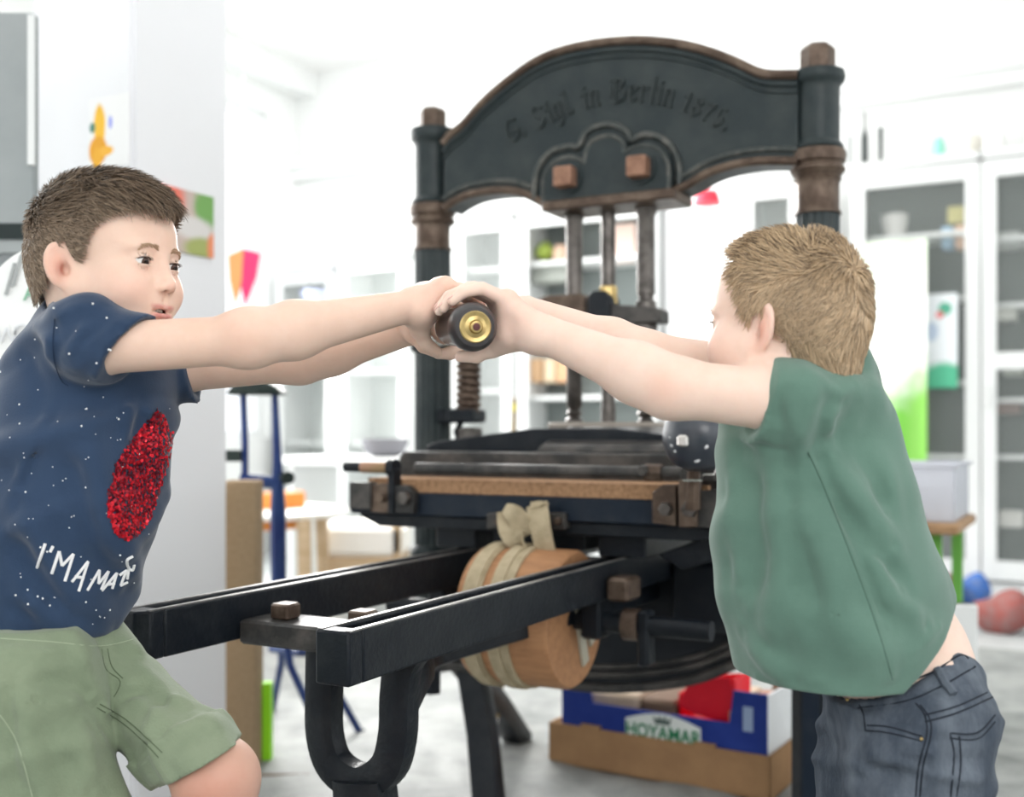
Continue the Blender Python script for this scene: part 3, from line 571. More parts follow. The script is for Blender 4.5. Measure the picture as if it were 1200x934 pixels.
for (x0, y0_, x1, y1_) in ((648, 219, 674, 195), (734, 208, 760, 182)):
    a = PL(x0, y0_, YF-.055); b = PL(x1, y1_, YF-.055)
    cxx, czz = (a[0]+b[0])/2, (a[2]+b[2])/2; s = .023
    o = MB().box((cxx-s, YF-.068, czz-s), (cxx+s, YF-.028, czz+s), bev=.003).build('square_nut', rust, boss)
    MB().cyl((cxx, YF-.036, czz), (cxx, YF-.029, czz), .036, n=28).build('washer', iron, boss)
# blackletter inscription: broad-nib strokes
NIB = np.array([math.cos(math.radians(38)), math.sin(math.radians(38))])*.095
GL = {  # strokes in em units (x right, y up, x-height 1)
 'G': [(.95,1.35,.45,1.5,.15,1.05,.12,.45,.45,.0,.9,.15,1.0,.6,.75,.85), (.5,.62,1.0,.6)],
 'S': [(.95,1.25,.55,1.48,.18,1.2,.4,.85,.78,.6,.88,.25,.5,.0,.1,.18)],
 'B': [(.1,1.4,.5,1.5,1.0,1.35,.9,.95,.6,.85), (.6,.85,1.1,.65,1.0,.15,.5,-.02,.1,.15), (.4,1.4,.4,.1), (.1,1.0,.15,.4)],
 'i': [(.0,.85,.15,1.0,.2,.85,.2,.15,.35,.0), (.17,1.25,.25,1.35)],
 'g': [(.55,.95,.25,1.,.1,.75,.1,.25,.3,.05,.55,.2), (.5,1.,.55,.85,.55,-.3,.3,-.5,.05,-.35)],
 'l': [(.1,1.45,.2,1.5,.2,.15,.38,.0)],
 '.': [(.08,.0,.12,.22)],
 'n': [(.0,.85,.12,1.,.15,.85,.15,.1,.25,.0), (.15,.8,.45,1.,.58,.85,.58,.15,.75,.0)],
 'e': [(.12,.5,.55,.72,.5,.95,.3,1.,.1,.8,.1,.25,.3,.0,.6,.15)],
 'r': [(.0,.85,.12,1.,.15,.85,.15,.1,.3,.0), (.15,.8,.35,1.,.55,.9)],
 '1': [(.05,.9,.25,1.15,.25,.0), (.1,.0,.45,.02)],
 '8': [(.3,1.15,.08,.9,.3,.62,.55,.9,.3,1.15), (.3,.62,.05,.3,.3,.0,.6,.3,.3,.62)],
 '7': [(.05,1.05,.55,1.1,.3,.5,.25,.0)],
 '5': [(.55,1.15,.15,1.1,.15,.6,.45,.65,.55,.3,.3,.0,.05,.1)]}
GW = {'G': 1.25, 'S': 1.2, 'B': 1.35, 'i': .48, 'g': .78, 'l': .5, '.': .38, 'n': .9, 'e': .75, 'r': .7, ' ': .55, '1': .72, '8': .86, '7': .84, '5': .86}
txt = 'G. Sigl. in Berlin 1875.'
base = arcp([(596, 169), (628, 153), (662, 136), (700, 124), (740, 119), (780, 124), (815, 137), (850, 155)], 20)
bl_ = pp(base, YF); seg = [0]
for i in range(1, len(bl_)): seg.append(seg[-1]+math.hypot(bl_[i][0]-bl_[i-1][0], bl_[i][1]-bl_[i-1][1]))
tot = sum(GW[c] for c in txt); em = seg[-1]/tot; em_h = em*1.0
def onb(s):
    i = min(max(int(np.searchsorted(seg, s))-1, 0), len(bl_)-2); t = (s-seg[i])/(seg[i+1]-seg[i])
    p = np.array(bl_[i])*(1-t)+np.array(bl_[i+1])*t; d = np.array(bl_[min(i+3, len(bl_)-1)])-np.array(bl_[max(i-3, 0)]); return p, d/np.linalg.norm(d)
cur = 0; lm_ = mat('raised_letter_iron', (.035, .044, .045), .4)
for ch in txt:
    mb = MB()
    if ch != ' ':
        p, d = onb((cur+GW[ch]/2)*em); nrm = np.array([-d[1], d[0]])
        for stt in GL[ch]:
            pts = [(stt[i]-GW[ch]/2+.1, stt[i+1]) for i in range(0, len(stt), 2)]
            if len(pts) > 3: pts = [(q[0], q[1]) for q in smooth_path([(a, b, 0) for a, b in pts], 3)]
            for i in range(len(pts)-1):
                A, B = np.array(pts[i]), np.array(pts[i+1])
                qd = [A-NIB, A+NIB, B+NIB, B-NIB]
                qs = [tuple(p+d*q[0]*em+nrm*q[1]*em*1.05) for q in qd]
                ar = sum(qs[k][0]*qs[(k+1) % 4][1]-qs[(k+1) % 4][0]*qs[k][1] for k in range(4))
                if abs(ar) < 1e-7: continue
                mb.prism(qs, YF-.006-.0002*(i % 3), YF+.001)
    cur += GW[ch]
    if mb.v: mb.build('raised_letter', lm_, crown, smooth=0)
# ---- columns
def zpx(px, py, x, y=0.): # height of a pixel row at local point
    w_ = toW((x, y, 0)); return H-(py-HY)/FP*w_[1]
for sx, ys in ((-COLX, dict(capt=153, capb=172, ring1=238, ring2=246, ring3=257, bandb=294, col=300, brk=385)), (COLX, dict(capt=86, capb=104, ring1=174, ring2=184, ring3=207, bandb=252, col=260, brk=400))):
    z = {k: zpx(0, v, sx) for k, v in ys.items()}; R = .050
    c_ = empty('column', (sx, 0, 0)); c_.parent = pr
    T0 = None
    pf = [(.040, z['capt']+.004), (.056, z['capt']), (.058, z['capt']-.012), (.056, z['capb']+.012), (.050, z['capb']+.006), (.047, z['capb']), (.046, z['capb']-.01), (.046, z['ring1']+.012), (.052, z['ring1']+.006), (.055, z['ring1']), (.052, z['ring1']-.006)]
    MB().lathe(pf[::-1], 40).build('sleeve', iron, c_)
    r1, r3 = z['ring1']-.006, z['ring3']
    pf = [(.050, r1), (.058, r1-.002), (.060, r1-.012), (.058, r1-.026), (.052, r1-.030), (.051, r1-.034), (.057, r1-.038), (.058, r1-.044), (.053, r1-.050), (.047, r3-.004), (.050, r3-.008), (.047, r3-.012), (.045, r3-.02), (.045, z['bandb']+.012), (.049, z['bandb']+.004), (.050, z['bandb'])]
    MB().lathe(pf[::-1], 40).build('collar', brown, c_)
    zb = z['bandb']
    MB().lathe([(.046, .60), (.046, zb)], 96, flute=16, fa=.09).build('fluted_shaft', iron, c_, smooth=60)
    MB().lathe([(.070, .46), (.070, .50), (.060, .51), (.064, .53), (.066, .545), (.056, .555), (.050, .575), (.056, .585), (.056, .60), (.048, .61)], 40).build('base_moulding', iron, c_)
    hx = .036 if sx < 0 else .0375
    zt = zpx(0, 128 if sx < 0 else 54, sx)
    MB().lathe([(hx, z['capt']), (hx, zt-.008), (hx*.78, zt), (hx*.3, zt+.006)], 6, Matrix.Rotation(.3, 4, 'Z')).build('hexagon_nut', brown, c_, smooth=20, bevel=.002)
# ---- lower frame: belly between the columns
bel = arcp([(488, 794), (530, 783), (575, 790), (630, 800), (690, 808), (750, 808), (810, 800), (850, 786), (880, 772)], 4)
bb = pp(bel, -.04)
out = [(-.56, bb[0][1])]+bb+[(COLX+.075, bb[-1][1]-.01), (COLX+.075, .55), (COLX-.06, .55), (COLX-.10, .60), (-COLX+.10, .60), (-COLX+.06, .50), (-.56, .50)]
lf = MB().prism(out, -.04, .05).build('lower_frame', irond, pr, bevel=.006)
MB().tube([(x, -.044, z+.006) for x, z in bb], .012, 10).tube([(x, -.044, z+.036) for x, z in bb[4:]], .008, 10).tube([(x, -.044, z+.055) for x, z in bb[6:]], .006, 10).build('belly_moulding', grime, lf)
def leg(pts, hw, hd, name='leg', mtl=irond, par=pr):
    return MB().tube(pts, [1.0]*len(pts), 12, sq=(hw, hd), up=(0, 1, 0)).build(name, mtl, par, smooth=50, bevel=0)
a = PL(553, 780, -.0); b = PL(566, 860, -.06); c2 = PL(574, 932, -.13)
leg([a+np.array([0, 0, .1]), a, b, (c2[0], c2[1], .012)], .036, .030)
for dd in (0,):
    a = PL(954, 760, -.02)
    lg = MB(); x = a[0]
    lg.lathe([(.062, .012), (.060, .05), (.053, .09), (.053, .5), (.06, .52), (.06, .56)], 8, Matrix.Translation((x, 0, 0)) @ Matrix.Rotation(.39, 4, 'Z'))
    o = lg.build('leg', irond, pr, smooth=20, bevel=.004)
    MB().box((x-.018, -.054, .1), (x+.018, -.05, .48), bev=.0015).build('leg_panel', navy, o)
leg([(-COLX+.06, .06, .3), (-COLX+.05, .25, .15), (-COLX+.03, .42, .012)], .036, .030); leg([(COLX, .06, .3), (COLX, .25, .15), (COLX, .42, .012)], .036, .030)
# ---- rails
zr = toL(P(370, 737, 1))[2]; ZR = .65; RY0 = -1.285
def rail(x0, x1, rounded):
    m = MB(); w_ = x1-x0; h0 = ZR-.069; yb = .62
    lip = .011; d = .016
    if rounded:
        prf = [(x0, RY0), (x0+.012, RY0-.012), (x1-.016, RY0-.012), (x1, RY0+.005)]
    else: prf = [(x0, RY0), (x1, RY0)]
    g0, g1 = x0+lip, x1-lip; gy = RY0+.03
    m.prism(prf+[(x1, gy), (x0, gy)], h0, ZR, plane='xy')
    m.prism([(x0, h0), (x1, h0), (x1, ZR), (g1, ZR), (g1, ZR-d), (g0, ZR-d), (g0, ZR), (x0, ZR)], gy, yb)
    return m.build('rail', irond, pr, bevel=.0035)
rl = rail(-.192, -.142, True); rr = rail(.145, .198, False)
edge = mat('rubbed_rail_edge', (.30, .29, .28), .35, metal=.5, var=(.12, .12, .12), vscale=10)
for x0, x1, par in ((-.192, -.142, rl), (.145, .198, rr)):
    MB().box((x0+.001, RY0+.004, ZR-.001), (x0+.009, .1, ZR+.0012)).box((x1-.009, RY0+.004, ZR-.001), (x1-.001, .1, ZR+.0012)).build('wear_strip', edge, par)
# cross bar with bolts
cb = MB(); y0c = -1.06
cb.box((-.142, y0c-.045, ZR-.075), (.145, y0c+.04, ZR-.038), bev=.004); cbo = cb.build('cross_bar', grime, pr)
for x in (-.085, .06):
    MB().box((x-.017, y0c-.02, ZR-.038), (x+.017, y0c+.014, ZR-.014), bev=.003).build('bolt_head', brown, cbo)
# stand: U fork + stem + arched brace to a rear foot
fk = [PL(px, py, y0c) for px, py in ((381, 745), (380, 810), (381, 862), (394, 898), (425, 916), (455, 899), (466, 862), (468, 815), (473, 778), (486, 755))]
fx = smooth_path(fk, 5)
fo = MB().tube(fx, [1]*len(fx), 14, sq=(.026, .020), up=(0, 1, 0)).build('fork_leg', irond, pr, smooth=50)
st0 = PL(428, 920, y0c)
MB().tube([(st0[0]-.002, y0c, st0[2]+.01), (st0[0]+.004, y0c, st0[2]-.05), (st0[0]+.010, y0c+.01, st0[2]-.2), (st0[0]+.01, y0c+.01, .012)], [1.25, 1.3, 1.05, 1.35], 14, sq=(.034, .026), up=(0, 1, 0)).build('stem', irond, fo, smooth=50)
# arched brace from fork arm
a1 = PL(478, 806, y0c+.02); br_ = [a1+np.array([-.01, 0, -.02]), PL(492, 782, y0c+.1), PL(508, 765, y0c+.28), (.12, -.45, ZR-.10), (.12, -.05, ZR-.11)]
bx_ = smooth_path(br_, 5); MB().tube(bx_, [1]*len(bx_), 12, sq=(.024, .022), up=(1, 0, 0)).build('arched_brace', irond, fo, smooth=50)
MB().cyl(PL(506, 785, -.3), PL(506, 812, -.3), .022, n=6).build('stub_bolt', irond, lf)
# ---- bed
YB = -.43; HB = .43
def zb(py, px=475, y=YB): return PL(px, py, y)[2]
z_t, z_b = zb(577), zb(604)
bed = MB().box((-HB, YB, z_b), (HB, .36, z_t), bev=.004).build('bed', navy, pr)
lip = [(-HB+.02, z_b), (-HB+.02, z_b-.006), (-HB+.07, z_b-.026), (HB-.07, z_b-.026), (HB-.02, z_b-.006), (HB-.02, z_b)]
MB().prism(lip, YB+.01, .34).build('bed_keel', irond, bed, bevel=.003)
z_c = zb(561)
cork = mat('cork_board', (.50, .30, .17), .85, var=(.32, .18, .10), vscale=120, bump=.2, bscale=250)
MB().box((-HB+.045, YB+.006, z_t), (HB-.05, .33, z_c)).build('tympan_board', cork, pr, bevel=.001)
# hinge rod
zh = zb(551, 600, YB-.02); xr0 = PL(402, 555, YB-.02)[0]
hr = MB().cyl((PL(485, 553, YB-.02)[0], YB-.012, zh), (HB+.02, YB-.012, zh), .012, cham=.001).build('hinge_rod', grime, pr)
MB().cyl((xr0, YB-.012, zh), (PL(423, 553, YB-.02)[0], YB-.012, zh), .012, n=6).build('rod_nut', irond, hr)
MB().cyl((PL(422, 553, YB-.02)[0], YB-.012, zh), (PL(454, 553, YB-.02)[0], YB-.012, zh), .0125).build('bushing', mat('copper_bush', (.42, .24, .17), .45, metal=.3, var=(.3, .22, .1)), hr)
MB().cyl((PL(454, 553, YB-.02)[0], YB-.012, zh), (PL(462, 553, YB-.02)[0], YB-.012, zh), .019).build('flange', irond, hr)
MB().cyl((PL(755, 553, YB-.02)[0], YB-.012, zh), (PL(775, 553, YB-.02)[0], YB-.012, zh), .017, n=8).build('rod_collar', brown, hr)
# corner plates
def plate(pxs, mtl, y=YB-.012, y2=YB+.004, nm='corner_plate', par=bed, bev=.002):
    return MB().prism(pp(pxs, y), y, y2).build(nm, mtl, par, bevel=bev)
plate([(409, 565), (434, 565), (434, 597), (409, 596)], grime, y=YB-.02)
p1 = plate([(434, 567), (456, 567), (456, 602), (434, 600)], brown, y=YB-.014)
p2 = plate([(461, 569), (476, 569), (484, 577), (484, 602), (461, 602)], grime, y=YB-.02)
plate([(454, 550), (461, 550), (461, 603), (454, 603)], irond, y=YB-.026, nm='hinge_strap')
def bolt(px, py, r, y, par, m=brown, n=6):
    c = PL(px, py, y); MB().cyl((c[0], y+.014, c[2]), (c[0], y, c[2]), r, r*.9, n=n).build('bolt', m, par, smooth=30, bevel=.001)
bolt(444, 584, .010, YB-.03, p1, brown, 14); bolt(471, 584, .016, YB-.038, p2, steel)
c1_ = plate([(764, 577), (776, 568), (792, 568), (792, 617), (764, 613)], brown, y=YB-.02)
c2_ = plate([(795, 562), (816, 562), (816, 618), (795, 618)], brown, y=YB-.03)
plate([(816, 575), (880, 573), (880, 622), (816, 618)], grime, y=YB-.02)
bolt(778, 597, .014, YB-.042, c1_, steel); bolt(806, 597, .016, YB-.052, c2_, steel)
bolt(752, 552, .012, YB-.035, c1_, grime)
# upright plate right + clip
plate([(822, 545), (836, 540), (842, 574), (822, 574)], grime, y=YB+.02, y2=YB+.05, nm='upright_lug')
MB().box(PL(796, 563, YB-.03)-np.array([0, 0, 0]), PL(846, 547, YB+.01), bev=.003).build('lug_block', grime, bed)
# ---- platen
YP = -.30
pl_ = pp([(467, 562), (466, 536), (472, 529), (868, 528), (876, 538), (876, 568)], YP)
xl = pl_[0][0]
pmb = MB().prism([(xl, zb(562, 470, YP)), (xl, zb(537, 470, YP)), (xl+.012, zb(529, 470, YP)), (-xl-.012, zb(529, 470, YP)), (-xl, zb(537, 470, YP)), (-xl, zb(562, 470, YP))], YP, -YP)
platen = pmb.build('platen', grime, pr, bevel=.004)
zq = zb(529, 470, YP)
xq = PL(487, 528, -.24)[0]; zq2 = PL(520, 512, -.1)[2]
up = pp([(487, 530), (488, 524), (500, 516), (650, 502), (660, 501)], -.2)
z0p, z1p = up[0][1]-.004, up[3][1]
MB().prism([(xq, z0p), (xq+.005, z0p+.02), (xq+.03, z0p+.03), (-.10, z1p), (.10, z1p), (-xq-.03, z0p+.03), (-xq-.005, z0p+.02), (-xq, z0p)], -.2, .2).build('platen_top', irond, platen, bevel=.004)
# pyramidal hub rib
rb_ = MB(); zt2 = PL(700, 500, -.06)[2]; xa0, xa1 = PL(629, 530, -.24)[0], PL(856, 530, -.24)[0]; xb0, xb1 = PL(668, 502, -.08)[0], PL(775, 500, -.08)[0]
zl = PL(629, 530, -.24)[2]; vs = [(xa0, -.25, zl), (xa1, -.25, zl), (xa1, .25, zl), (xa0, .25, zl), (xa0+.01, -.24, zl+.016), (xa1-.01, -.24, zl+.016), (xa1-.01, .24, zl+.016), (xa0+.01, .24, zl+.016), (xb0, -.09, zt2), (xb1, -.09, zt2), (xb1, .09, zt2), (xb0, .09, zt2)]
rb_.add(vs, [(3, 2, 1, 0), (8, 9, 10, 11)]+[(i, (i+1) % 4, 4+(i+1) % 4, 4+i) for i in range(4)]+[(4+i, 4+(i+1) % 4, 8+(i+1) % 4, 8+i) for i in range(4)])
rb_.build('hub_rib', grime, platen, bevel=.004)
zc = PL(715, 497, 0)[2]
MB().box((-.13, -.06, zc-.012), (.13, .06, zc+.004), bev=.004).build('top_plate', mat('pale_worn_plate', (.36, .32, .28), .5, metal=.3), platen)
# ---- rods
def zx(py, x, y=0): return zpx(0, py, x, y)
def turned(x, prof, mtl, name, y=0.): # prof [(r, py)]
    return MB().lathe([(r, zx(py, x, y)) for r, py in prof][::-1], 28, Matrix.Translation((x, y, 0))).build(name, mtl, pr)
turned(-.0877, [(.014, 240), (.013, 249), (.020, 250), (.025, 254), (.020, 260), (.019, 350), (.019, 476), (.013, 480), (.020, 484), (.013, 488), (.022, 492), (.022, 497)], steel, 'rod_left' if False else 'guide_rod')
turned(.0, [(.017, 232), (.017, 300), (.016, 470), (.018, 480), (.018, 498)], steel, 'main_rod')
turned(.0940, [(.016, 226), (.015, 240), (.026, 243), (.026, 248), (.020, 254), (.021, 345), (.018, 346), (.018, 352), (.024, 354), (.024, 380), (.027, 382), (.027, 386), (.021, 392), (.020, 476), (.014, 480), (.022, 485), (.013, 489), (.022, 496)], steel, 'guide_rod')
a = zx(335, 0.0); b = zx(356, 0.0)
MB().lathe([(.022, b), (.022, a-.004), (.018, a)], 8, Matrix.Translation((.0, 0, 0))).build('brass_nut', brass, pr)
# toggles and cross arms
a = PL(630, 350, -.03); b = PL(690, 376, -.03)
MB().prism(pp([(628, 350), (640, 346), (683, 344), (686, 374), (640, 374), (630, 366)], -.035), -.035, .03).build('toggle_block', brown, pr, bevel=.005)
MB().prism(pp([(688, 346), (694, 340), (708, 340), (714, 348), (714, 380), (688, 382)], -.04), -.04, .03).build('toggle_block', irond, pr, bevel=.006)
MB().prism(pp([(712, 356), (768, 360), (774, 362), (774, 378), (712, 380)], -.03), -.03, .03).build('cross_arm', grime, pr, bevel=.005)
MB().lathe([(.03, zx(392, 0)), (.03, zx(386, 0)), (.022, zx(380, 0))], 24).build('cone_collar', irond, pr)
MB().prism(pp([(560, 356), (632, 356), (632, 366), (560, 366)], .0), -.01, .012).build('toggle_link', grime, pr, bevel=.003)
# ---- drum with straps
DY = -.465; DZ = PL(628, 722, DY)[2]; DX0, DX1 = -.066, .130; DR = .134
drum = empty('strap_drum', (0, DY, DZ)); drum.parent = pr
dwood = mat('drum_wood', (.50, .26, .13), .5, var=(.40, .20, .10), vscale=9, stretch=(1.5, 8, 8), bump=.08, bscale=20)
MB().lathe([(DR-.006, 0), (DR, .008), (DR-.001, DX1-DX0-.008), (DR-.007, DX1-DX0)], 72, None, ((DX0, 0, 0), (DX1, 0, 0))).build('barrel', dwood, drum, smooth=40)
canvas = mat('canvas_strap', (.56, .47, .32), .9, var=(.46, .38, .25), vscale=40, bump=.4, bscale=300)
def ring(x0, x1, r0, t, mtl, nm='strap'):
    m = MB(); n = 72; vs = []; fs = []
    for j in range(n):
        a_ = 2*PI*j/n
        for (x, r) in ((x0, r0), (x0, r0+t), (x1, r0+t), (x1, r0)): vs.append((x, r*math.cos(a_), r*math.sin(a_)))
    for j in range(n):
        k_ = (j+1) % n
        for q in range(4): fs.append((j*4+q, j*4+(q+1) % 4, k_*4+(q+1) % 4, k_*4+q))
    return m.add(vs, fs).build(nm, mtl, drum, smooth=30)
ring(DX0+.016, DX0+.055, DR-.002, .006, canvas); ring(DX0+.022, DX0+.049, DR, .008, canvas); ring(DX0+.073, DX0+.118, DR-.002, .006, canvas); ring(DX0+.079, DX0+.100, DR, .008, canvas)
# face straps and shaft
xf = DX1+.001
for (p0, p1) in (((.02, .085), (-.035, -.09)), ((-.015, .05), (-.07, -.055))):
    d_ = np.array(p1)-np.array(p0); L_ = np.hypot(*d_); d_ /= L_; nn = np.array([-d_[1], d_[0]])*.013
    q = [(-(np.array(p0)+nn)), (-(np.array(p0)-nn)), (-(np.array(p1)-nn)), (-(np.array(p1)+nn))]
    MB().prism([(-a_[0]*-1, -a_[1]) for a_ in q], xf, xf+.006, plane='yz').build('strap_end', mat('pale_strap', (.55, .52, .42), .9), drum)
MB().cyl((DX1, 0, 0), (.40, 0, 0), .019).build('shaft', irond, drum)
MB().cyl((.232, 0, 0), (.262, 0, 0), .030, n=24).build('shaft_collar', brown, drum)
MB().cyl((-.30, 0, 0), (DX0, 0, 0), .016).build('shaft', irond, drum)
MB().box((.262, -.02, -.075), (.285, .02, .03), bev=.005).build('crank', irond, drum)
for x in (-.168, .172):
    MB().box((x-.02, DY-.03, DZ-.03), (x+.02, DY+.03, ZR-.06), bev=.005).build('shaft_bracket', irond, pr)
MB().box((.20, DY-.02, ZR-.07), (.245, DY+.05, ZR-.025), bev=.006).build('roller_block', brown, pr)
# girder under the bed to the right
MB().box((.2, -.13, .47), (COLX+.04, .0, .62), bev=.01).build('gear_housing', irond, lf)
MB().box((-.24, -.38, ZR+.001), (-.14, .3, z_b-.02), bev=.003).build('bed_runner', irond, bed); MB().box((.14, -.38, ZR+.001), (.24, .3, z_b-.02), bev=.003).build('bed_runner', irond, bed)
MB().box((-.1, -.38, z_b-.06), (.11, .3, z_b-.02), bev=.003).build('bed_rib', irond, bed)
MB().prism(pp([(770, 650), (880, 610), (880, 645), (800, 668)], YB+.06), YB+.06, YB+.1).build('bed_gusset', irond, bed, bevel=.004)
# clip bracket and knotted strap
ck = MB().prism(pp([(570, 601), (662, 601), (662, 621), (570, 620)], YB-.012), YB-.012, YB+.02).build('clip_bar', grime, bed, bevel=.003)
for px in (583, 652): bolt(px, 611, .008, YB-.022, ck, brown, 12)
def ribbon(pts, wd, th, nm, par, up=(1, 0, 0)):
    p = smooth_path(pts, 5); return MB().tube(p, [1]*len(p), 8, sq=(wd, th), up=up).build(nm, canvas, par, smooth=50)
def qd(px, py, y): return PL(px, py, y)
sk = empty('tied_strap', (0, 0, 0)); sk.parent = pr
m_ = MB()
def rib(pts, wds, th=.0028, n=5, ax=None):
    p = smooth_path([list(a) for a in pts], n); ws = np.interp(np.linspace(0, len(pts)-1, len(p)), range(len(pts)), wds)
    vs = []; fs = []
    A = np.array(ax if ax is not None else (1, 0, 0), float)
    for i, q in enumerate(p):
        t = p[min(i+1, len(p)-1)]-p[max(i-1, 0)]; t = t/np.linalg.norm(t); s = A-t*(A@t); s /= np.linalg.norm(s); nn = np.cross(t, s)
        for a_, b_ in ((-1, -1), (1, -1), (1, 1), (-1, 1)): vs.append(q+s*a_*ws[i]*.5+nn*b_*th*.5)
    for i in range(len(p)-1):
        for k in range(4): fs.append((i*4+k, i*4+(k+1) % 4, (i+1)*4+(k+1) % 4, (i+1)*4+k))
    fs += [(3, 2, 1, 0), tuple(len(p)*4-4+k for k in range(4))]
    m_.add(vs, fs)
rib([qd(629, 591, YB-.03), qd(632, 610, YB-.045), qd(636, 632, YB-.05), qd(641, 650, YB-.045)], [.044, .044, .042, .04], .004)
rib([qd(622, 592, YB-.035), qd(640, 590, YB-.03), qd(628, 600, YB-.005)], [.012, .012, .012], .003)
rib([qd(592, 596, YB-.04), qd(604, 604, YB-.05), qd(620, 626, YB-.04)], [.02, .04, .045], .006, ax=(.9, 0, .5))
rib([qd(594, 600, YB-.03), qd(598, 622, YB-.05), qd(612, 640, YB-.05), qd(626, 646, YB-.02)], [.04, .045, .045, .04], .004, ax=(.8, 0, -.5))
m_.build('tied_strap_band', canvas, sk, smooth=50)
# ---- counterweight ball on the frame corner
bc = toL(P(819, 515, 1.97)); 
ball = MB()
prf = [(.0, -.056), (.022, -.055), (.042, -.046), (.056, -.030), (.0635, -.008), (.0645, .012), (.060, .034), (.046, .052), (.024, .060), (0, .062)]
ball.lathe([(max(r, .001), z) for r, z in prf], 40, Matrix.Translation(Vector(bc)))
kb = ball.build('knob_ball', mat('slate_enamel', (.030, .037, .052), .3, var=(.05, .058, .075), vscale=9, bump=.1, bscale=50, spec=.7), pr, smooth=60)
MB().box(bc+np.array([-.016, -.073, -.012]), bc+np.array([-.004+.008, -.055, .008]), bev=.003).build('square_pin', chrome, kb)
sp_ = MB()
for (dx, dz, s_) in ((-.03, -.01, .003), (-.025, -.02, .0025), (.012, -.035, .005), (-.018, .002, .002), (-.034, .004, .002), (.03, -.012, .004)):
    y_ = -math.sqrt(max(.0635**2-dx*dx-dz*dz*1.2, 1e-5)); sp_.ball(tuple(bc+np.array([dx, y_*.985, dz])), (s_*1.3, .0015, s_), 8, 6)
sp_.build('paint_chip', mat('chip_white', (.75, .76, .78), .5), kb)
sb = toL(P(813, 550, 1.98)); st2 = toL(P(812, 596, 2.0))
MB().tube([sb+np.array([0, 0, .02]), sb, st2], [.011, .011, .013], 8, sq=(1, 1), up=(0, 1, 0)).build('ball_stem', brown, kb)
MB().tube([toL(P(800, 563, 1.97)), toL(P(822, 563, 1.97)), toL(P(824, 556, 1.99)), toL(P(836, 556, 1.99)), toL(P(842, 545, 2.0))], .0022, 6).build('wire_clip', chrome, kb)
# ---- pull lever with grip
G0 = P(557, 383, 1.262); G1 = P(497, 384, 1.60)
gl0 = toL(G0); gl1 = toL(G1); gd = (gl1-gl0)/np.linalg.norm(gl1-gl0)
lev = [gl0+gd*.10, gl1, toL(P(452, 392, 2.0)), toL(P(470, 392, 2.45)), toL(P(498, 385, 2.70))]
lp = smooth_path(lev, 6)
lv = MB().tube(lp, list(np.interp(np.linspace(0, 1, len(lp)), [0, .3, 1], [.015, .016, .02])), 12).build('pull_lever', grime, pr)
def alongg(prof, mtl, nm, n=40): return MB().lathe(prof, n, None, (tuple(gl0), tuple(gl0+gd))).build(nm, mtl, lv)
alongg([(.013, 0), (.0225, .0006), (.0265, .006), (.0285, .013), (.0285, .022), (.026, .032), (.024, .05), (.0235, .11), (.022, .14)], mat('dark_grip', (.030, .026, .028), .3, spec=.6), 'grip')
alongg([(.011, -.001), (.0170, -.002), (.0183, -.001), (.0183, .001), (.0178, .002)], brass, 'end_cap')
alongg([(.003, -.007), (.0065, -.0065), (.0082, -.003), (.0125, -.0015), (.0125, 0)], brass, 'end_cap_boss')
alongg([(.0005, -.0082), (.0042, -.0078), (.0046, -.006)], mat('dark_screw', (.12, .05, .05), .4, metal=.5), 'end_screw')
alongg([(.0225, .135), (.0235, .14), (.0235, .19), (.026, .195), (.026, .205), (.0235, .21), (.0225, .25)], chrome, 'ferrule')
alongg([(.0225, .25), (.026, .255), (.026, .27), (.02, .28), (.018, .31)], steel, 'ferrule_collar')
# bracket on left column + spring
zk = zx(385, -COLX)
MB().lathe([(.046, zk-.065), (.058, zk-.055), (.062, zk-.035), (.062, zk+.02), (.056, zk+.035), (.046, zk+.04)], 32, Matrix.Translation((-COLX, 0, 0))).build('lever_bracket', irond, pr)
MB().tube([PL(492, 380, -.06), PL(476, 378, -.09), PL(466, 384, -.1), PL(458, 390, -.1)], [.012, .009, .008, .005], 8).build('hook', irond, pr)
sy = .0; s0 = PL(549, 408, -.03); s1 = PL(549, 482, -.03); n_ = 9; hel = []
for i in range(n_*14+1):
    t = i/(n_*14); hel.append((s0[0]+.024*math.cos(2*PI*n_*t), -.03+.024*math.sin(2*PI*n_*t), s0[2]+(s1[2]-s0[2])*t))
sp = MB().tube(hel, .0085, 8).build('coil_spring', brown, pr)
MB().cyl((s0[0], -.03, s1[2]-.02), (s0[0], -.03, s0[2]+.03), .014).build('spring_core', irond, sp)
q0 = PL(549, 479, -.03); q1 = PL(549, 496, -.03)
MB().box((q0[0]-.045, -.065, q1[2]), (q0[0]+.03, .01, q0[2]), bev=.006).build('spring_seat', irond, pr)
MB().tube([(q0[0]-.02, -.03, q1[2]+.005), (q0[0]-.035, -.03, q1[2]-.02), (q0[0]-.02, -.03, q1[2]-.06)], .008, 8).build('spring_hook', irond, pr)
MB().box((q0[0]-.02, -.05, q1[2]-.04), (q0[0]+.03, -.01, q1[2]-.01), bev=.004).build('spring_nut', steel, pr)
MB().box((-COLX, -.03, q1[2]), (q0[0]-.03, .02, q0[2]), bev=.005).build('spring_arm', irond, pr)
MB().prism([(-COLX+.03, s0[2]+.02), (s0[0]+.03, s0[2]+.02), (s0[0]+.03, s0[2]+.045), (-COLX+.03, s0[2]+.06)], -.05, .0).build('upper_arm', irond, pr, bevel=.005)
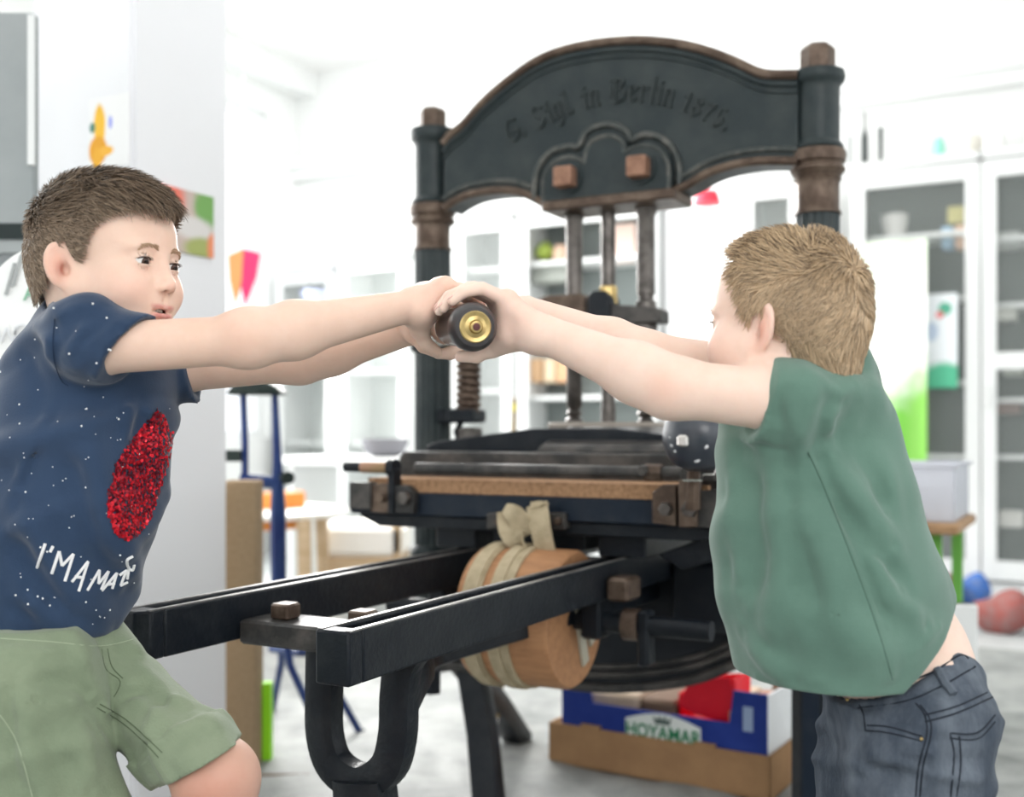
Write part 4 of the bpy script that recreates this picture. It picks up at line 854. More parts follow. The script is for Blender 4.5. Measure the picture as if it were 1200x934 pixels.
# ================================================================ signed distance modelling
class Field:
    def __init__(s): s.p = []
    def _a(s, kind, k, op, c, r, **d): s.p.append(dict(kind=kind, k=k, op=op, c=np.array(c, float), r=r, **d)); return s
    def cap(s, a, b, ra, rb=None, k=.01, op='u', sq=None):
        a = np.array(a, float); b = np.array(b, float); rb = ra if rb is None else rb
        return s._a('cap', k, op, (a+b)/2, np.linalg.norm(b-a)/2+max(ra, rb), a=a, b=b, ra=ra, rb=rb)
    def chain(s, pts, rs, k=.008, op='u'):
        for i in range(len(pts)-1): s.cap(pts[i], pts[i+1], rs[i], rs[i+1], k, op)
        return s
    def ell(s, c, r, R=None, k=.01, op='u'):
        return s._a('ell', k, op, c, max(r), rad=np.array(r, float), R=None if R is None else np.array(R, float))
    def plane(s, n, p, k=.0, op='i'):
        n = np.array(n, float); n /= np.linalg.norm(n); return s._a('pl', k, op, p, 1e9, n=n)
    def disp(s, pts, w, amp):
        pts = [np.array(q, float) for q in pts]; c = np.mean(pts, 0); r = max(np.linalg.norm(q-c) for q in pts)+3*w
        return s._a('disp', 0, 'd', c, r, pts=pts, w=w, amp=amp)
    def func(s, f, c, r, op='u', k=.01): return s._a('func', k, op, c, r, f=f)
    def shell(s, t): return s._a('shell', 0, 's', (0, 0, 0), 1e9, t=t)
    def prim(s, q, X):
        if q['kind'] == 'cap':
            ba = q['b']-q['a']; pa = X-q['a']; h = np.clip((pa@ba)/max(ba@ba, 1e-12), 0, 1)
            return np.linalg.norm(pa-h[:, None]*ba, axis=1)-(q['ra']+(q['rb']-q['ra'])*h)
        if q['kind'] == 'ell':
            p = X-q['c']
            if q['R'] is not None: p = p@q['R']
            k0 = np.linalg.norm(p/q['rad'], axis=1); k1 = np.linalg.norm(p/q['rad']**2, axis=1)
            return k0*(k0-1)/np.maximum(k1, 1e-9)
        if q['kind'] == 'pl': return (X-q['c'])@q['n']
        if q['kind'] == 'func': return q['f'](X)
    def ev(s, X, act=None):
        d = np.full(len(X), .5)
        for q in (s.p if act is None else act):
            if q['kind'] == 'disp':
                m = np.full(len(X), 9.)
                for i in range(len(q['pts'])-1):
                    a, b = q['pts'][i], q['pts'][i+1]; ba = b-a; pa = X-a; h = np.clip((pa@ba)/max(ba@ba, 1e-12), 0, 1)
                    # taper at the ends of the fold
                    m = np.minimum(m, np.linalg.norm(pa-h[:, None]*ba, axis=1))
                L0, L1 = q['pts'][0], q['pts'][-1]
                e = np.minimum(np.linalg.norm(X-L0, axis=1), np.linalg.norm(X-L1, axis=1)); tl = max(2*q['w'], 1e-4)
                d = d-q['amp']*np.exp(-(m/q['w'])**2)*np.clip(e/tl, .0, 1)
                continue
            if q['op'] == 'add': d = d+q['f'](X); continue
            if q['kind'] == 'shell': d = np.maximum(d, -(d+q['t'])); continue
            e = s.prim(q, X); k = q['k']; op = q['op']
            if op == 'u':
                if k > 0: h = np.maximum(k-np.abs(d-e), 0)/k; d = np.minimum(d, e)-h*h*k*.25
                else: d = np.minimum(d, e)
            elif op == 's':
                e = -e
                if k > 0: h = np.maximum(k-np.abs(d-e), 0)/k; d = np.maximum(d, e)+h*h*k*.25
                else: d = np.maximum(d, e)
            elif op == 'i':
                if k > 0: h = np.maximum(k-np.abs(d-e), 0)/k; d = np.maximum(d, e)+h*h*k*.25
                else: d = np.maximum(d, e)
            elif op == 'add': d = d+e
        return d
    def march(s, px, py, y0=.8, y1=2.2):
        d = np.array([(px-HX)/FP, 1.0, -(py-HY)/FP]); d /= np.linalg.norm(d); o = np.array([0, 0, H]); t = y0
        for _ in range(400):
            v = s.ev((o+d*t)[None])[0]
            if v < .0004: return o+d*t
            t += max(abs(v)*.6, .0008)
            if t > y1: return None
        return None
    def grad(s, X, e=.0015):
        g = np.stack([s.ev(X+np.array(v)*e)-s.ev(X-np.array(v)*e) for v in ((1, 0, 0), (0, 1, 0), (0, 0, 1))], 1)
        return g/np.maximum(np.linalg.norm(g, axis=1, keepdims=True), 1e-9)
    def mesh(s, lo, hi, h, B=20):
        lo = np.array(lo, float); hi = np.array(hi, float); nb = np.ceil((hi-lo)/(h*B)).astype(int)
        ids = []; vv = []; quads = []
        N = nb*B+4
        bi = np.stack(np.meshgrid(*[np.arange(n) for n in nb], indexing='ij'), -1).reshape(-1, 3)
        cen = lo+(bi+.5)*B*h; br = B*h*.5*1.7321
        dc = s.ev(cen); keep = np.where(np.abs(dc) < br*1.35+.012)[0]
        for q in keep:
            b0 = bi[q]*B; c = cen[q]
            act = [p for p in s.p if p['r'] > 1e8 or np.linalg.norm(p['c']-c)-p['r'] < br+max(p['k'], 0)+.06]
            I = np.stack(np.meshgrid(*[np.arange(-1, B+1) for _ in range(3)], indexing='ij'), -1)
            X = lo+(I+b0)*h; D = s.ev(X.reshape(-1, 3), act).reshape(B+2, B+2, B+2)
            sg = D < 0
            if sg.all() or not sg.any(): continue
            n = B+1; pos = np.zeros((n, n, n, 3)); cnt = np.zeros((n, n, n))
            offs = [(0,0,0),(1,0,0),(0,1,0),(1,1,0),(0,0,1),(1,0,1),(0,1,1),(1,1,1)]
            for i in range(8):
                for ax in range(3):
                    if offs[i][ax] == 0:
                        o2 = list(offs[i]); o2[ax] = 1
                        A = D[offs[i][0]:offs[i][0]+n, offs[i][1]:offs[i][1]+n, offs[i][2]:offs[i][2]+n]
                        Bv = D[o2[0]:o2[0]+n, o2[1]:o2[1]+n, o2[2]:o2[2]+n]
                        cr_ = (A < 0) != (Bv < 0); t = np.where(cr_, A/np.where(cr_, A-Bv, 1), 0)
                        for a2 in range(3): pos[..., a2] += np.where(cr_, offs[i][a2]+(t if a2 == ax else 0), 0)
                        cnt += cr_
            on = cnt > 0; ci = np.argwhere(on)
            P_ = pos[on]/cnt[on][:, None]+ci-1+b0
            gid = (ci-1+b0)+1; gid = (gid[:, 0]*N[1]+gid[:, 1])*N[2]+gid[:, 2]
            ids.append(gid); vv.append(lo+P_*h)
            def cid(a): a = a-1+b0+1; return (a[:, 0]*N[1]+a[:, 1])*N[2]+a[:, 2]
            for ax in range(3):
                sl0 = [slice(1, B+1)]*3; sl1 = [slice(1, B+1)]*3; sl1[ax] = slice(2, B+2)
                A, Bv = sg[tuple(sl0)], sg[tuple(sl1)]; e = np.argwhere(A != Bv)+1
                if len(e) == 0: continue
                flip = A[tuple((e-1).T)]
                u = (ax+1) % 3; w_ = (ax+2) % 3; du = np.zeros(3, int); du[u] = 1; dw = np.zeros(3, int); dw[w_] = 1
                q4 = np.stack([cid(e-du-dw), cid(e-dw), cid(e), cid(e-du)], 1)
                q4 = np.where(flip[:, None], q4, q4[:, ::-1]); quads.append(q4)
        ids = np.concatenate(ids); vv = np.concatenate(vv); quads = np.concatenate(quads)
        uid, ix = np.unique(ids, return_index=True); vs = vv[ix]
        qi = np.searchsorted(uid, quads); qi = np.minimum(qi, len(uid)-1); ok = (uid[qi] == quads).all(1)
        return vs, qi[ok]
def bounds(F, pad=.02):
    c = [p for p in F.p if p['kind'] in ('cap', 'ell') and p['op'] == 'u']
    lo = np.min([p['c']-p['r'] for p in c], 0)-pad; hi = np.max([p['c']+p['r'] for p in c], 0)+pad; return lo, hi
def sdf_obj(name, F, h, m, parent=None, smooth_it=2, col=None, keep=None, lo=None, hi=None, **tags):
    if lo is None: lo, hi = bounds(F)
    vs, qs = F.mesh(lo, hi, h)
    # relax
    for _ in range(smooth_it):
        acc = np.zeros_like(vs); cn = np.zeros(len(vs))
        for a, b in ((0, 1), (1, 2), (2, 3), (3, 0)):
            for x, y in ((a, b), (b, a)): np.add.at(acc, qs[:, x], vs[qs[:, y]]); np.add.at(cn, qs[:, x], 1)
        vs = np.where(cn[:, None] > 0, vs*.5+.5*acc/np.maximum(cn, 1)[:, None], vs)
    me = bpy.data.meshes.new(name); me.vertices.add(len(vs)); me.vertices.foreach_set('co', vs.ravel())
    me.loops.add(len(qs)*4); me.loops.foreach_set('vertex_index', qs.ravel().astype(np.int32))
    me.polygons.add(len(qs)); me.polygons.foreach_set('loop_start', (np.arange(len(qs))*4).astype(np.int32))
    try: me.polygons.foreach_set('loop_total', np.full(len(qs), 4, np.int32))
    except Exception: pass
    me.update(calc_edges=True); me.validate(); me.polygons.foreach_set('use_smooth', [True]*len(me.polygons))
    me.materials.append(m)
    if col is not None:
        at = me.color_attributes.new('col', 'FLOAT_COLOR', 'POINT'); cc = np.ones((len(me.vertices), 4)); cc[:, :3] = col(vs); at.data.foreach_set('color', cc.ravel())
    o = bpy.data.objects.new(name, me); C.objects.link(o)
    if parent is not None: o.parent = parent
    for k_, v in tags.items(): o[k_] = v
    return o
def strands(name, roots, flow, lens, lift, rad, cols, m, parent, steps=6, curlz=.0, proj=None):
    # roots Nx3, flow(P)->unit tangential dirs, proj(P,offset) keeps strands off the scalp
    n = len(roots); X = roots.copy(); path = [X.copy()]; st_ = lens[:, None]/steps
    for i in range(steps):
        d = flow(X, i/steps); X = X+d*st_
        if proj is not None: X = proj(X, lift*((i+1)/steps))
        path.append(X.copy())
    path = np.stack(path, 1)  # n, steps+1, 3
    T = np.diff(path, axis=1); T = np.concatenate([T, T[:, -1:]], 1); T /= np.maximum(np.linalg.norm(T, axis=2, keepdims=True), 1e-9)
    a = np.cross(T, np.broadcast_to(rng.normal(size=(n, 1, 3)), T.shape)); a /= np.maximum(np.linalg.norm(a, axis=2, keepdims=True), 1e-9); b = np.cross(T, a)
    tt = np.linspace(0, 1, steps+1); rr = rad[:, None]*(1-tt**2.2*.93)[None, :]
    V_ = []
    for j in range(3):
        an = 2*PI*j/3; V_.append(path+(a*math.cos(an)+b*math.sin(an))*rr[..., None])
    V_ = np.stack(V_, 2).reshape(-1, 3)
    base = (np.arange(n)*(steps+1)*3)[:, None, None]; s_ = (np.arange(steps)*3)[None, :, None]; j = np.arange(3)[None, None, :]
    q = np.stack([base+s_+j, base+s_+(j+1) % 3, base+s_+3+(j+1) % 3, base+s_+3+j], -1).reshape(-1, 4)
    me = bpy.data.meshes.new(name); me.vertices.add(len(V_)); me.vertices.foreach_set('co', V_.ravel())
    me.loops.add(len(q)*4); me.loops.foreach_set('vertex_index', q.ravel().astype(np.int32)); me.polygons.add(len(q)); me.polygons.foreach_set('loop_start', (np.arange(len(q))*4).astype(np.int32))
    me.update(calc_edges=True); me.polygons.foreach_set('use_smooth', [True]*len(me.polygons))
    at = me.color_attributes.new('col', 'FLOAT_COLOR', 'POINT'); cc = np.ones((n, (steps+1)*3, 4)); cc[..., :3] = cols[:, None, :]; at.data.foreach_set('color', cc.ravel())
    me.materials.append(m); o = bpy.data.objects.new(name, me); C.objects.link(o)
    if parent is not None: o.parent = parent
    return o
def frame(fwd, up):
    f = np.array(fwd, float); f /= np.linalg.norm(f); u = np.array(up, float); u -= f*(u@f); u /= np.linalg.norm(u); l = np.cross(u, f)
    return np.stack([f, l, u], 1)   # columns: forward, left, up
# ---------------------------------------------------------------- head
EYE = (.0665, .0290, .004); ER = .0138
def head(F, R, c, s=1.0, mouth_open=.004, skin=True):
    R = np.array(R); c = np.array(c, float)
    def w(p): return c+R@(np.array(p, float)*s)
    def e(p, r, k=.012, op='u', rot=None):
        F.ell(w(p), np.array(r)*s, R if rot is None else R@rot, k*s, op)
    def cp(a, b, ra, rb, k=.012, op='u'): F.cap(w(a), w(b), ra*s, rb*s, k*s, op)
    e((-.012, 0, .030), (.089, .070, .076), .01)
    e((-.040, 0, .012), (.056, .058, .060), .03)
    e((.030, 0, .040), (.050, .058, .050), .03)          # forehead
    e((.026, 0, -.030), (.052, .054, .062), .03)          # face block
    for y in (-1, 1):
        cp((.0, y*.052, -.035), (.050, y*.018, -.080), .020, .017, .025)
        e((.050, y*.036, -.030), (.030, .026, .028), .025)   # cheek
        e((.062, y*.028, .020), (.018, .022, .007), .012)    # brow
    e((.062, 0, -.082), (.018, .020, .015), .02)             # chin
    e((.064, 0, -.052), (.019, .028, .020), .02)             # muzzle
    for y in (-1, 1): F.ell(w((.089, y*.0285, .003)), np.array((.014, .0175, .0115))*s, R, .014*s, 's')
    # nose
    cp((.077, 0, .006), (.0885, 0, -.020), .0064, .0084, .014); e((.0905, 0, -.0240), (.0080, .0085, .0072), .007)
    for y in (-1, 1): e((.0835, y*.0098, -.0270), (.0085, .0056, .0058), .005)
    for y in (-1, 1): F.ell(w((.0885, y*.0056, -.0325)), np.array((.0042, .0030, .0042))*s, R, .002*s, 's')
    # lids
    for y in (-1, 1):
        F.ell(w((EYE[0], y*EYE[1], EYE[2])), np.array((1, 1, 1))*(ER+.0016)*s, R, .004*s, 'u')
        F.ell(w((EYE[0]+.012, y*EYE[1]+y*.001, EYE[2]-.0005)), np.array((.013, .0128, .0036))*s, R, .0015*s, 's')
        F.ell(w((EYE[0], y*EYE[1], EYE[2])), np.array((1, 1, 1))*(ER-.0004)*s, R, .0, 's')
        cp((EYE[0]+.0150, y*(EYE[1]-.010), EYE[2]+.0082), (EYE[0]+.0135, y*(EYE[1]+.009), EYE[2]+.0085), .0010, .0008, .003, 's')  # lid crease
    # lips
    mo = mouth_open
    if mo > 0: F.ell(w((.080, 0, -.0560)), np.array((.014, .0200, mo*.62+.001))*s, R, .003*s, 's')
    for y in (-1, 1):
        F.chain([w((.0825, y*.002, -.0518+mo*.3)), w((.0805, y*.011, -.0522+mo*.3)), w((.0705, y*.0225, -.0562))], [.0030*s, .0027*s, .0014*s], .004*s)
        F.chain([w((.0815, 0, -.0598-mo*.5)), w((.0785, y*.012, -.0588-mo*.4)), w((.0705, y*.0220, -.0567))], [.0037*s, .0032*s, .0014*s], .004*s)
    e((.079, 0, -.0675), (.006, .012, .003), .006, 's')
    e((.086, 0, -.043), (.004, .0026, .006), .004, 's')
    # ears
    for y in (-1, 1):
        ca, sa = math.cos(-y*.50), math.sin(-y*.50)
        rz = np.array([[ca, -sa, 0], [sa, ca, 0], [0, 0, 1]]); t_ = .20; ry = np.array([[math.cos(t_), 0, -math.sin(t_)], [0, 1, 0], [math.sin(t_), 0, math.cos(t_)]])
        rt = rz@ry; q = np.array((-.012, y*.0715, -.006))
        def el(p, r, k, op='u'): F.ell(w(q+rt@np.array(p)), np.array(r)*s, R@rt, k*s, op)
        el((-.003, 0, .002), (.0180, .0060, .0290), .004)
        el((-.001, y*.006, .004), (.0120, .0048, .0210), .004, 's')
        el((.002, y*.0045, -.004), (.0070, .0075, .0090), .003, 's')
        el((-.003, y*.001, -.004), (.0060, .0050, .0150), .004)
        el((.004, y*.004, -.006), (.0052, .0075, .0070), .002, 's')
        el((.002, y*.001, -.0225), (.0080, .0045, .0075), .005)
    return w
def head_color(w, R, s, base, lipc):
    c0 = np.array(w((0, 0, 0)))
    def f(X):
        L_ = (X-c0)@np.array(R)/s; col = np.tile(np.array(base, float), (len(X), 1))
        def g(p, r): return np.exp(-(((L_-np.array(p))/np.array(r))**2).sum(1))[:, None]
        for y in (-1, 1):
            a = .33*g((.062, y*.045, -.030), (.03, .022, .022)); col = col*(1-a)+np.array((.80, .40, .33))*a
            a = .55*g((-.012, y*.078, -.006), (.02, .01, .03)); col = col*(1-a)+np.array((.82, .38, .28))*a
            a = .8*g((-.010, y*.074, -.010), (.007, .006, .011)); col = col*(1-a)+np.array((.35, .10, .07))*a
            a = .25*g((.08, y*.029, -.004), (.02, .016, .008)); col = col*(1-a)+np.array((.62, .33, .28))*a
            a = .75*g((.0885, y*.0056, -.0315), (.004, .0035, .0035)); col = col*(1-a)+np.array((.25, .08, .06))*a
            a = .85*np.clip(1.6*g((.080, y*.010, -.0503), (.008, .0115, .0026)), 0, 1)*(np.abs(L_[:, 1:2]) < .024); col = col*(1-a)+np.array(lipc)*a
            a = .85*np.clip(1.6*g((.080, y*.008, -.0612), (.008, .0115, .0036)), 0, 1)*(np.abs(L_[:, 1:2]) < .024); col = col*(1-a)+np.array(lipc)*a
        a = .30*g((.10, 0, -.026), (.012, .012, .008)); col = col*(1-a)+np.array((.80, .42, .34))*a
        inm = ((L_[:, 0] > .055) & (L_[:, 0] < .0775) & (np.abs(L_[:, 1]) < .018) & (np.abs(L_[:, 2]+.056) < .007))[:, None]
        col = np.where(inm, np.array((.22, .06, .05)), col)
        return col
    return f
def eyes(w, R, s, parent, look=(1, 0, 0), iris=(.10, .055, .03), lash=(.05, .03, .02)):
    em = mat('eye_white', (.80, .78, .76), .15, spec=.6); im = mat('iris_%.2f' % iris[0], iris, .1); pm_ = mat('pupil', (.005, .004, .004), .05); lm = mat('eyelash_%.2f' % lash[0], lash, .6)
    Rm = Matrix(np.array(R).tolist()).to_4x4()
    for y in (-1, 1):
        c = w((EYE[0], y*EYE[1], EYE[2])); T = Matrix.Translation(Vector(c)) @ Rm
        o = MB().ball((0, 0, 0), (ER-.0006)*s, 28, 18, T).build('eye', em, parent)
        lk = Vector(look).normalized(); r = (ER-.0004)*s; q = lk.to_track_quat('Z', 'Y').to_matrix().to_4x4()
        def capm(ang, rr): return [(max(rr*math.sin(a), .00005), rr*math.cos(a)) for a in np.linspace(ang, 0.02, 6)]
        MB().lathe(capm(.50, r+.0001*s), 28, T @ q).build('iris', im, o); MB().lathe(capm(.24, r+.0003*s), 20, T @ q).build('pupil', pm_, o)
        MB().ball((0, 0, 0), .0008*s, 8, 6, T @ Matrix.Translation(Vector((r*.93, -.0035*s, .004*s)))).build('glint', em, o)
        lsh = MB()
        for i in range(15):
            t = -1+2*i/14; a = np.array((EYE[0]+.0138-.0052*t*t, y*EYE[1]+.0115*t, EYE[2]+.0034-.0022*t*t)); b = a+np.array((.0042, .0022*t, .0012))
            lsh.cyl(w(a), w(b), .00035*s, .0001*s, 4)
        lsh.tube([w((EYE[0]+.0140-.0056*t*t, y*EYE[1]+.0124*t, EYE[2]+.0040-.0030*t*t)) for t in np.linspace(-1, 1, 9)], .00055*s, 5)
        lsh.build('eyelashes', lm, o)
def teeth(w, s, parent):
    m = MB(); tm = mat('tooth', (.85, .82, .74), .2)
    for i, y in enumerate((-.0105, -.0063, -.0021, .0021, .0063, .0105)):
        m.ball(w((.0745-.0005*abs(i-2.5)**2, y, -.0538)), (.0022*s, .0021*s, .0034*s), 8, 6)
    o = m.build('teeth', tm, parent)
# ================================================================ the two boys
def marchN(F, pix, y0=.85, y1=1.9, it=70):
    pix = np.array(pix, float); d = np.stack([(pix[:, 0]-HX)/FP, np.ones(len(pix)), -(pix[:, 1]-HY)/FP], 1); ln = np.linalg.norm(d, axis=1, keepdims=True); d /= ln
    t = np.full(len(pix), y0); o = np.array([0, 0, H])
    for _ in range(it):
        v = F.ev(o+d*t[:, None]); t = t+np.clip(v*.75, -.02, .08)
    X = o+d*t[:, None]; ok = (np.abs(F.ev(X)) < .004) & (t < y1); return X, ok
def fold(F, base, pix, w, amp):
    X, ok = marchN(base, pix)
    X = X[ok]
    if len(X) > 1: F.disp(list(X), w, max(-.75*w, min(.9*w, amp*FG)))
FG = 2.0
def wrinkle(F, amp, seed, fr=26., dirs=None):
    r_ = np.random.default_rng(seed); A = r_.normal(size=(5, 3)); A /= np.linalg.norm(A, axis=1, keepdims=True)
    if dirs is not None: A = A*.5+np.array(dirs); A /= np.linalg.norm(A, axis=1, keepdims=True)
    B = r_.normal(size=(5, 3)); ph = r_.uniform(0, 6.28, 5)
    def f(X):
        o = 0
        for i in range(5):
            q = np.sin((X@A[i])*fr*(1+.45*i)+ph[i]+1.9*np.sin((X@B[i])*fr*.32+i)); m = .5+.5*np.sin((X@B[(i+2) % 5])*fr*.22+ph[i]*2)
            o = o-(np.maximum(q, 0)**2)*m*amp/(1+.25*i)
        return o+amp*.45
    F._a('wr', 0, 'add', (0, 0, 0), 1e9, f=f)
def px3(l): return [P(*q) for q in l]
gW0, gW1 = np.array(G0), np.array(G1); gax = (gW1-gW0)/np.linalg.norm(gW1-gW0)
ge_u = np.array([0, 0, 1.])-gax*gax[2]; ge_u /= np.linalg.norm(ge_u); ge_r = np.cross(gax, ge_u)
if ge_r[0] < 0: ge_r = -ge_r
def GP(th, rad, s): a = math.radians(th); return gW0+gax*s+rad*(math.cos(a)*ge_r+math.sin(a)*ge_u)
NAILS = []
def hand(F, wrist, s0, side, thumb_far=True, wr=.0205, sp=.0152, R=.0255, rot=0, th=(40, 80, 114, 142), rd=(.051, .046, .040, .0365), dthumb=0.0):
    m = (lambda a: a+rot) if side > 0 else (lambda a: 180-a-rot)
    wrist = np.array(wrist, float); ln = [1.0, 1.06, 1.0, .84] if not thumb_far else [.84, 1.0, 1.06, 1.0]
    heelc = GP(m(-8), .046, s0+1.5*sp)
    for i in range(4):
        s = s0+i*sp; k = ln[i]
        t0 = th[0]+(2 if i in (0, 3) else 0); A = [GP(m(t0), rd[0], s), GP(m(th[0]+(th[1]-th[0])*k), rd[1], s), GP(m(th[0]+(th[2]-th[0])*k), rd[2]-.0005, s), GP(m(th[0]+(th[3]-th[0])*k), rd[3], s)]
        F.cap(wrist*.93+heelc*.07+gax*(i-1.5)*.005, A[0], .0165, .0098, .014)
        F.cap(heelc+gax*(i-1.5)*sp*.8, A[0], .0135, .0095, .010)
        F.cap(A[0], A[1], .0088, .0078, .003); F.cap(A[1], A[2], .0078, .0068, .0015); F.cap(A[2], A[3], .0068, .0060, .0015)
        F.ell(A[0]+(A[0]-GP(m(t0), 0, s))/rd[0]*.003, (.0085, .0085, .0085), None, .008)
        d = A[3]-A[2]; d /= np.linalg.norm(d); out_ = A[3]-GP(m(0), 0, s); out_ -= gax*(out_@gax); out_ -= d*(out_@d); out_ /= np.linalg.norm(out_)
        NAILS.append((A[3]-d*.001+out_*.0052, d, out_))
    F.cap(wrist, heelc, .019, .0185, .014)
    st = s0+(3.9*sp if thumb_far else -.9*sp); sb = s0+(2.6*sp if thumb_far else .4*sp)
    T = [heelc*.55+wrist*.45+gax*(sb-s0-1.5*sp)*.6, GP(m(-34), .043, sb), GP(m(-62), .039, (sb+st)/2), GP(m(-90-dthumb), .0355, st-.004*(1 if thumb_far else -1))]
    F.cap(T[0], T[1], .0165, .0125, .012); F.cap(T[1], T[2], .0105, .0088, .005); F.cap(T[2], T[3], .0088, .0072, .0025)
def arm(F, sh, el_, wr_, r0, r1, r2, r3, fwd=.45):
    sh, el_, wr_ = map(np.array, (sh, el_, wr_)); F.cap(sh, el_, r0, r1, .02)
    q = el_+(wr_-el_)*.28; F.cap(el_, q, r1*.97, r2, .025); F.cap(q, wr_, r2, r3, .02)
skin_rgb = (.80, .575, .465)
skinA = mat('skin_warm', (1, 1, 1), .5, attr='col', sss=.15, spec=.25, bump=.03, bscale=400, var=(.97, .95, .94), vscale=30)
skinB = mat('skin_fair', (1, 1, 1), .5, attr='col', sss=.15, spec=.25, bump=.03, bscale=400, var=(.97, .95, .94), vscale=30)
def body_color(w, R, s, base, lipc, extra):
    hf = head_color(w, R, s, base, lipc); c0 = np.array(w((0, 0, 0)))
    def f(X):
        col = hf(X)
        for (p, r, c, a0) in extra:
            a = (a0*np.exp(-((X-np.array(p))**2).sum(1)/r**2))[:, None]; col = col*(1-a)+np.array(c)*a
        return col
    return f
def nails(idx, m, parent):
    mb = MB()
    for i in idx:
        p, d, o_ = NAILS[i]; l_ = np.cross(o_, d); T = Matrix(((d[0], l_[0], o_[0], p[0]), (d[1], l_[1], o_[1], p[1]), (d[2], l_[2], o_[2], p[2]), (0, 0, 0, 1)))
        MB().ball((0, 0, 0), (.0048, .0040, .0012), 12, 6, T).build('fingernail', m, parent)
nailm = mat('nail_pink', (.80, .52, .45), .25)
# ------------------------------------------------------------ boy in navy (left)
cA_ = P(128, 315, 1.33); RA = frame((.945, -.325, -.02), (0.0, 0.0, 1)); sA = .94
FA = Field(); wA = head(FA, RA, cA_, sA, mouth_open=.0055)
shN, elN, wrN = P(104, 409, 1.27), P(292, 398, 1.255), P(470, 361, 1.345)
shF, elF, wrF = P(200, 430, 1.46), P(352, 421, 1.46), P(486, 384, 1.46)
nb = P(118, 398, 1.375)
FA.cap(wA((-.028, 0, -.055)), nb, .044, .048, .03)
FA.cap(nb, shN, .040, .030, .03); FA.cap(nb, shF, .045, .036, .04)
spA = [(105, 440, 1.385, .062), (98, 500, 1.385, .072), (85, 580, 1.38, .072), (62, 660, 1.37, .070), (48, 735, 1.365, .068), (50, 765, 1.36, .058)]
for i in range(len(spA)-1): FA.cap(P(*spA[i][:3]), P(*spA[i+1][:3]), spA[i][3], spA[i+1][3], .03)
arm(FA, shN, elN, wrN, .030, .0275, .0310, .0205); arm(FA, shF, elF, wrF, .034, .029, .029, .0205)
FA.ell(elN+np.array([.0, 0, .004]), (.034, .032, .031), None, .015)
hand(FA, P(486, 358, 1.362), .092, -1, True, rot=30, th=(38, 66, 94, 118)); hand(FA, P(497, 384, 1.465), .178, -1, False, rot=22, th=(38, 68, 98, 122), sp=.0145)
hipR, hipL = P(30, 805, 1.31), P(148, 816, 1.37)
kneeL, kneeR = P(254, 912, 1.275), P(78, 1010, 1.27)
FA.cap(P(60, 775, 1.36), hipL, .042, .036, .02); FA.cap(hipL, kneeL, .037, .040, .02); FA.cap(hipR, kneeR, .064, .048, .03)
FA.ell(kneeL+np.array([.004, -.008, -.002]), (.041, .042, .044), None, .02)
footL = P(245, 1300, 1.34); footR = P(20, 1290, 1.45)
for kn, ft, dx in ((kneeL, footL, .03), (kneeR, footR, 0)):
    ft = np.array([ft[0], ft[1], .075]); calf = kn+(ft-kn)*.35+np.array([-.012, .012, 0])
    FA.cap(kn, calf, .044, .043, .02); FA.cap(calf, ft, .043, .027, .02); FA.cap(ft, ft+np.array([.08, -.05, -.045]), .026, .022, .02)
extra = [(elN+np.array([-.002, -.03, .0]), .022, (.74, .46, .36), .5), (kneeL+np.array([.0, -.035, -.01]), .075, (.56, .25, .18), .85), (P(520, 360, 1.34), .03, (.80, .46, .38), .35), (P(240, 405, 1.25), .05, (.76, .50, .38), .3)]
boyA = sdf_obj('person', FA, .0021, skinA, None, 1, body_color(wA, RA, sA, skin_rgb, (.62, .24, .22), extra),
    label='boy with brown hair in a navy T-shirt and green shorts pulling the lever', category='person')
eyes(wA, RA, sA, boyA, look=(1, -.12, -.22), iris=(.07, .04, .03)); teeth(wA, sA, boyA)
nails(range(0, 8), nailm, boyA)
# eyebrows
def brows(w, R, s, parent, m, zoff=.0165):
    for y in (-1, 1):
        mb = MB()
        for i in range(70):
            t = random.uniform(-1, 1); a = np.array((.0835-.010*max(0, t)**2-.004*abs(t), y*(.029+.0155*t), zoff+.0035*(1-t*t)-.0012*t+random.uniform(-.0016, .0016)*(1-.4*abs(t))))
            b = a+np.array((-.0012, y*.0055, .0010*(1-t)))
            a_, b_ = w(a), w(b); mb.tube([a_, (a_+b_)/2+R@np.array((.0004, 0, 0)), b_], [.0002*s, .0003*s, .0001*s], 3)
        mb.build('eyebrow', m, parent)
browm = mat('brow_brown', (.48, .33, .22), .8); browb = mat('brow_blond', (.50, .34, .20), .8)
def snap(F, pts, off=.0): # push points to the surface of F
    X = np.array(pts); 
    for _ in range(4): X = X-(F.ev(X)-off)[:, None]*F.grad(X)
    return X
_b = MB
def brows2(F, w, R, s, parent, m, z0=.0200):
    for y in (-1, 1):
        A, B = [], []
        for i in range(150):
            t = random.uniform(-1, 1); A.append(w((.088, y*(.029+.0165*t), z0+.0018*(1-t*t)-.0025*max(t, 0)+random.uniform(-.0032, .0032)*(1-.6*max(t, 0)))))
            B.append(A[-1]+R@np.array((-.001, y*.005, .0016*(1-t)))*s)
        A = snap(F, A, .0002); B = snap(F, B, .0007); mb = MB()
        for a, b in zip(A, B): mb.tube([a, b], [.00035*s, .00012*s], 3)
        mb.build('eyebrow', m, parent)
HFA = Field(); head(HFA, RA, cA_, sA, .0)
brows2(HFA, wA, RA, sA, boyA, browm)
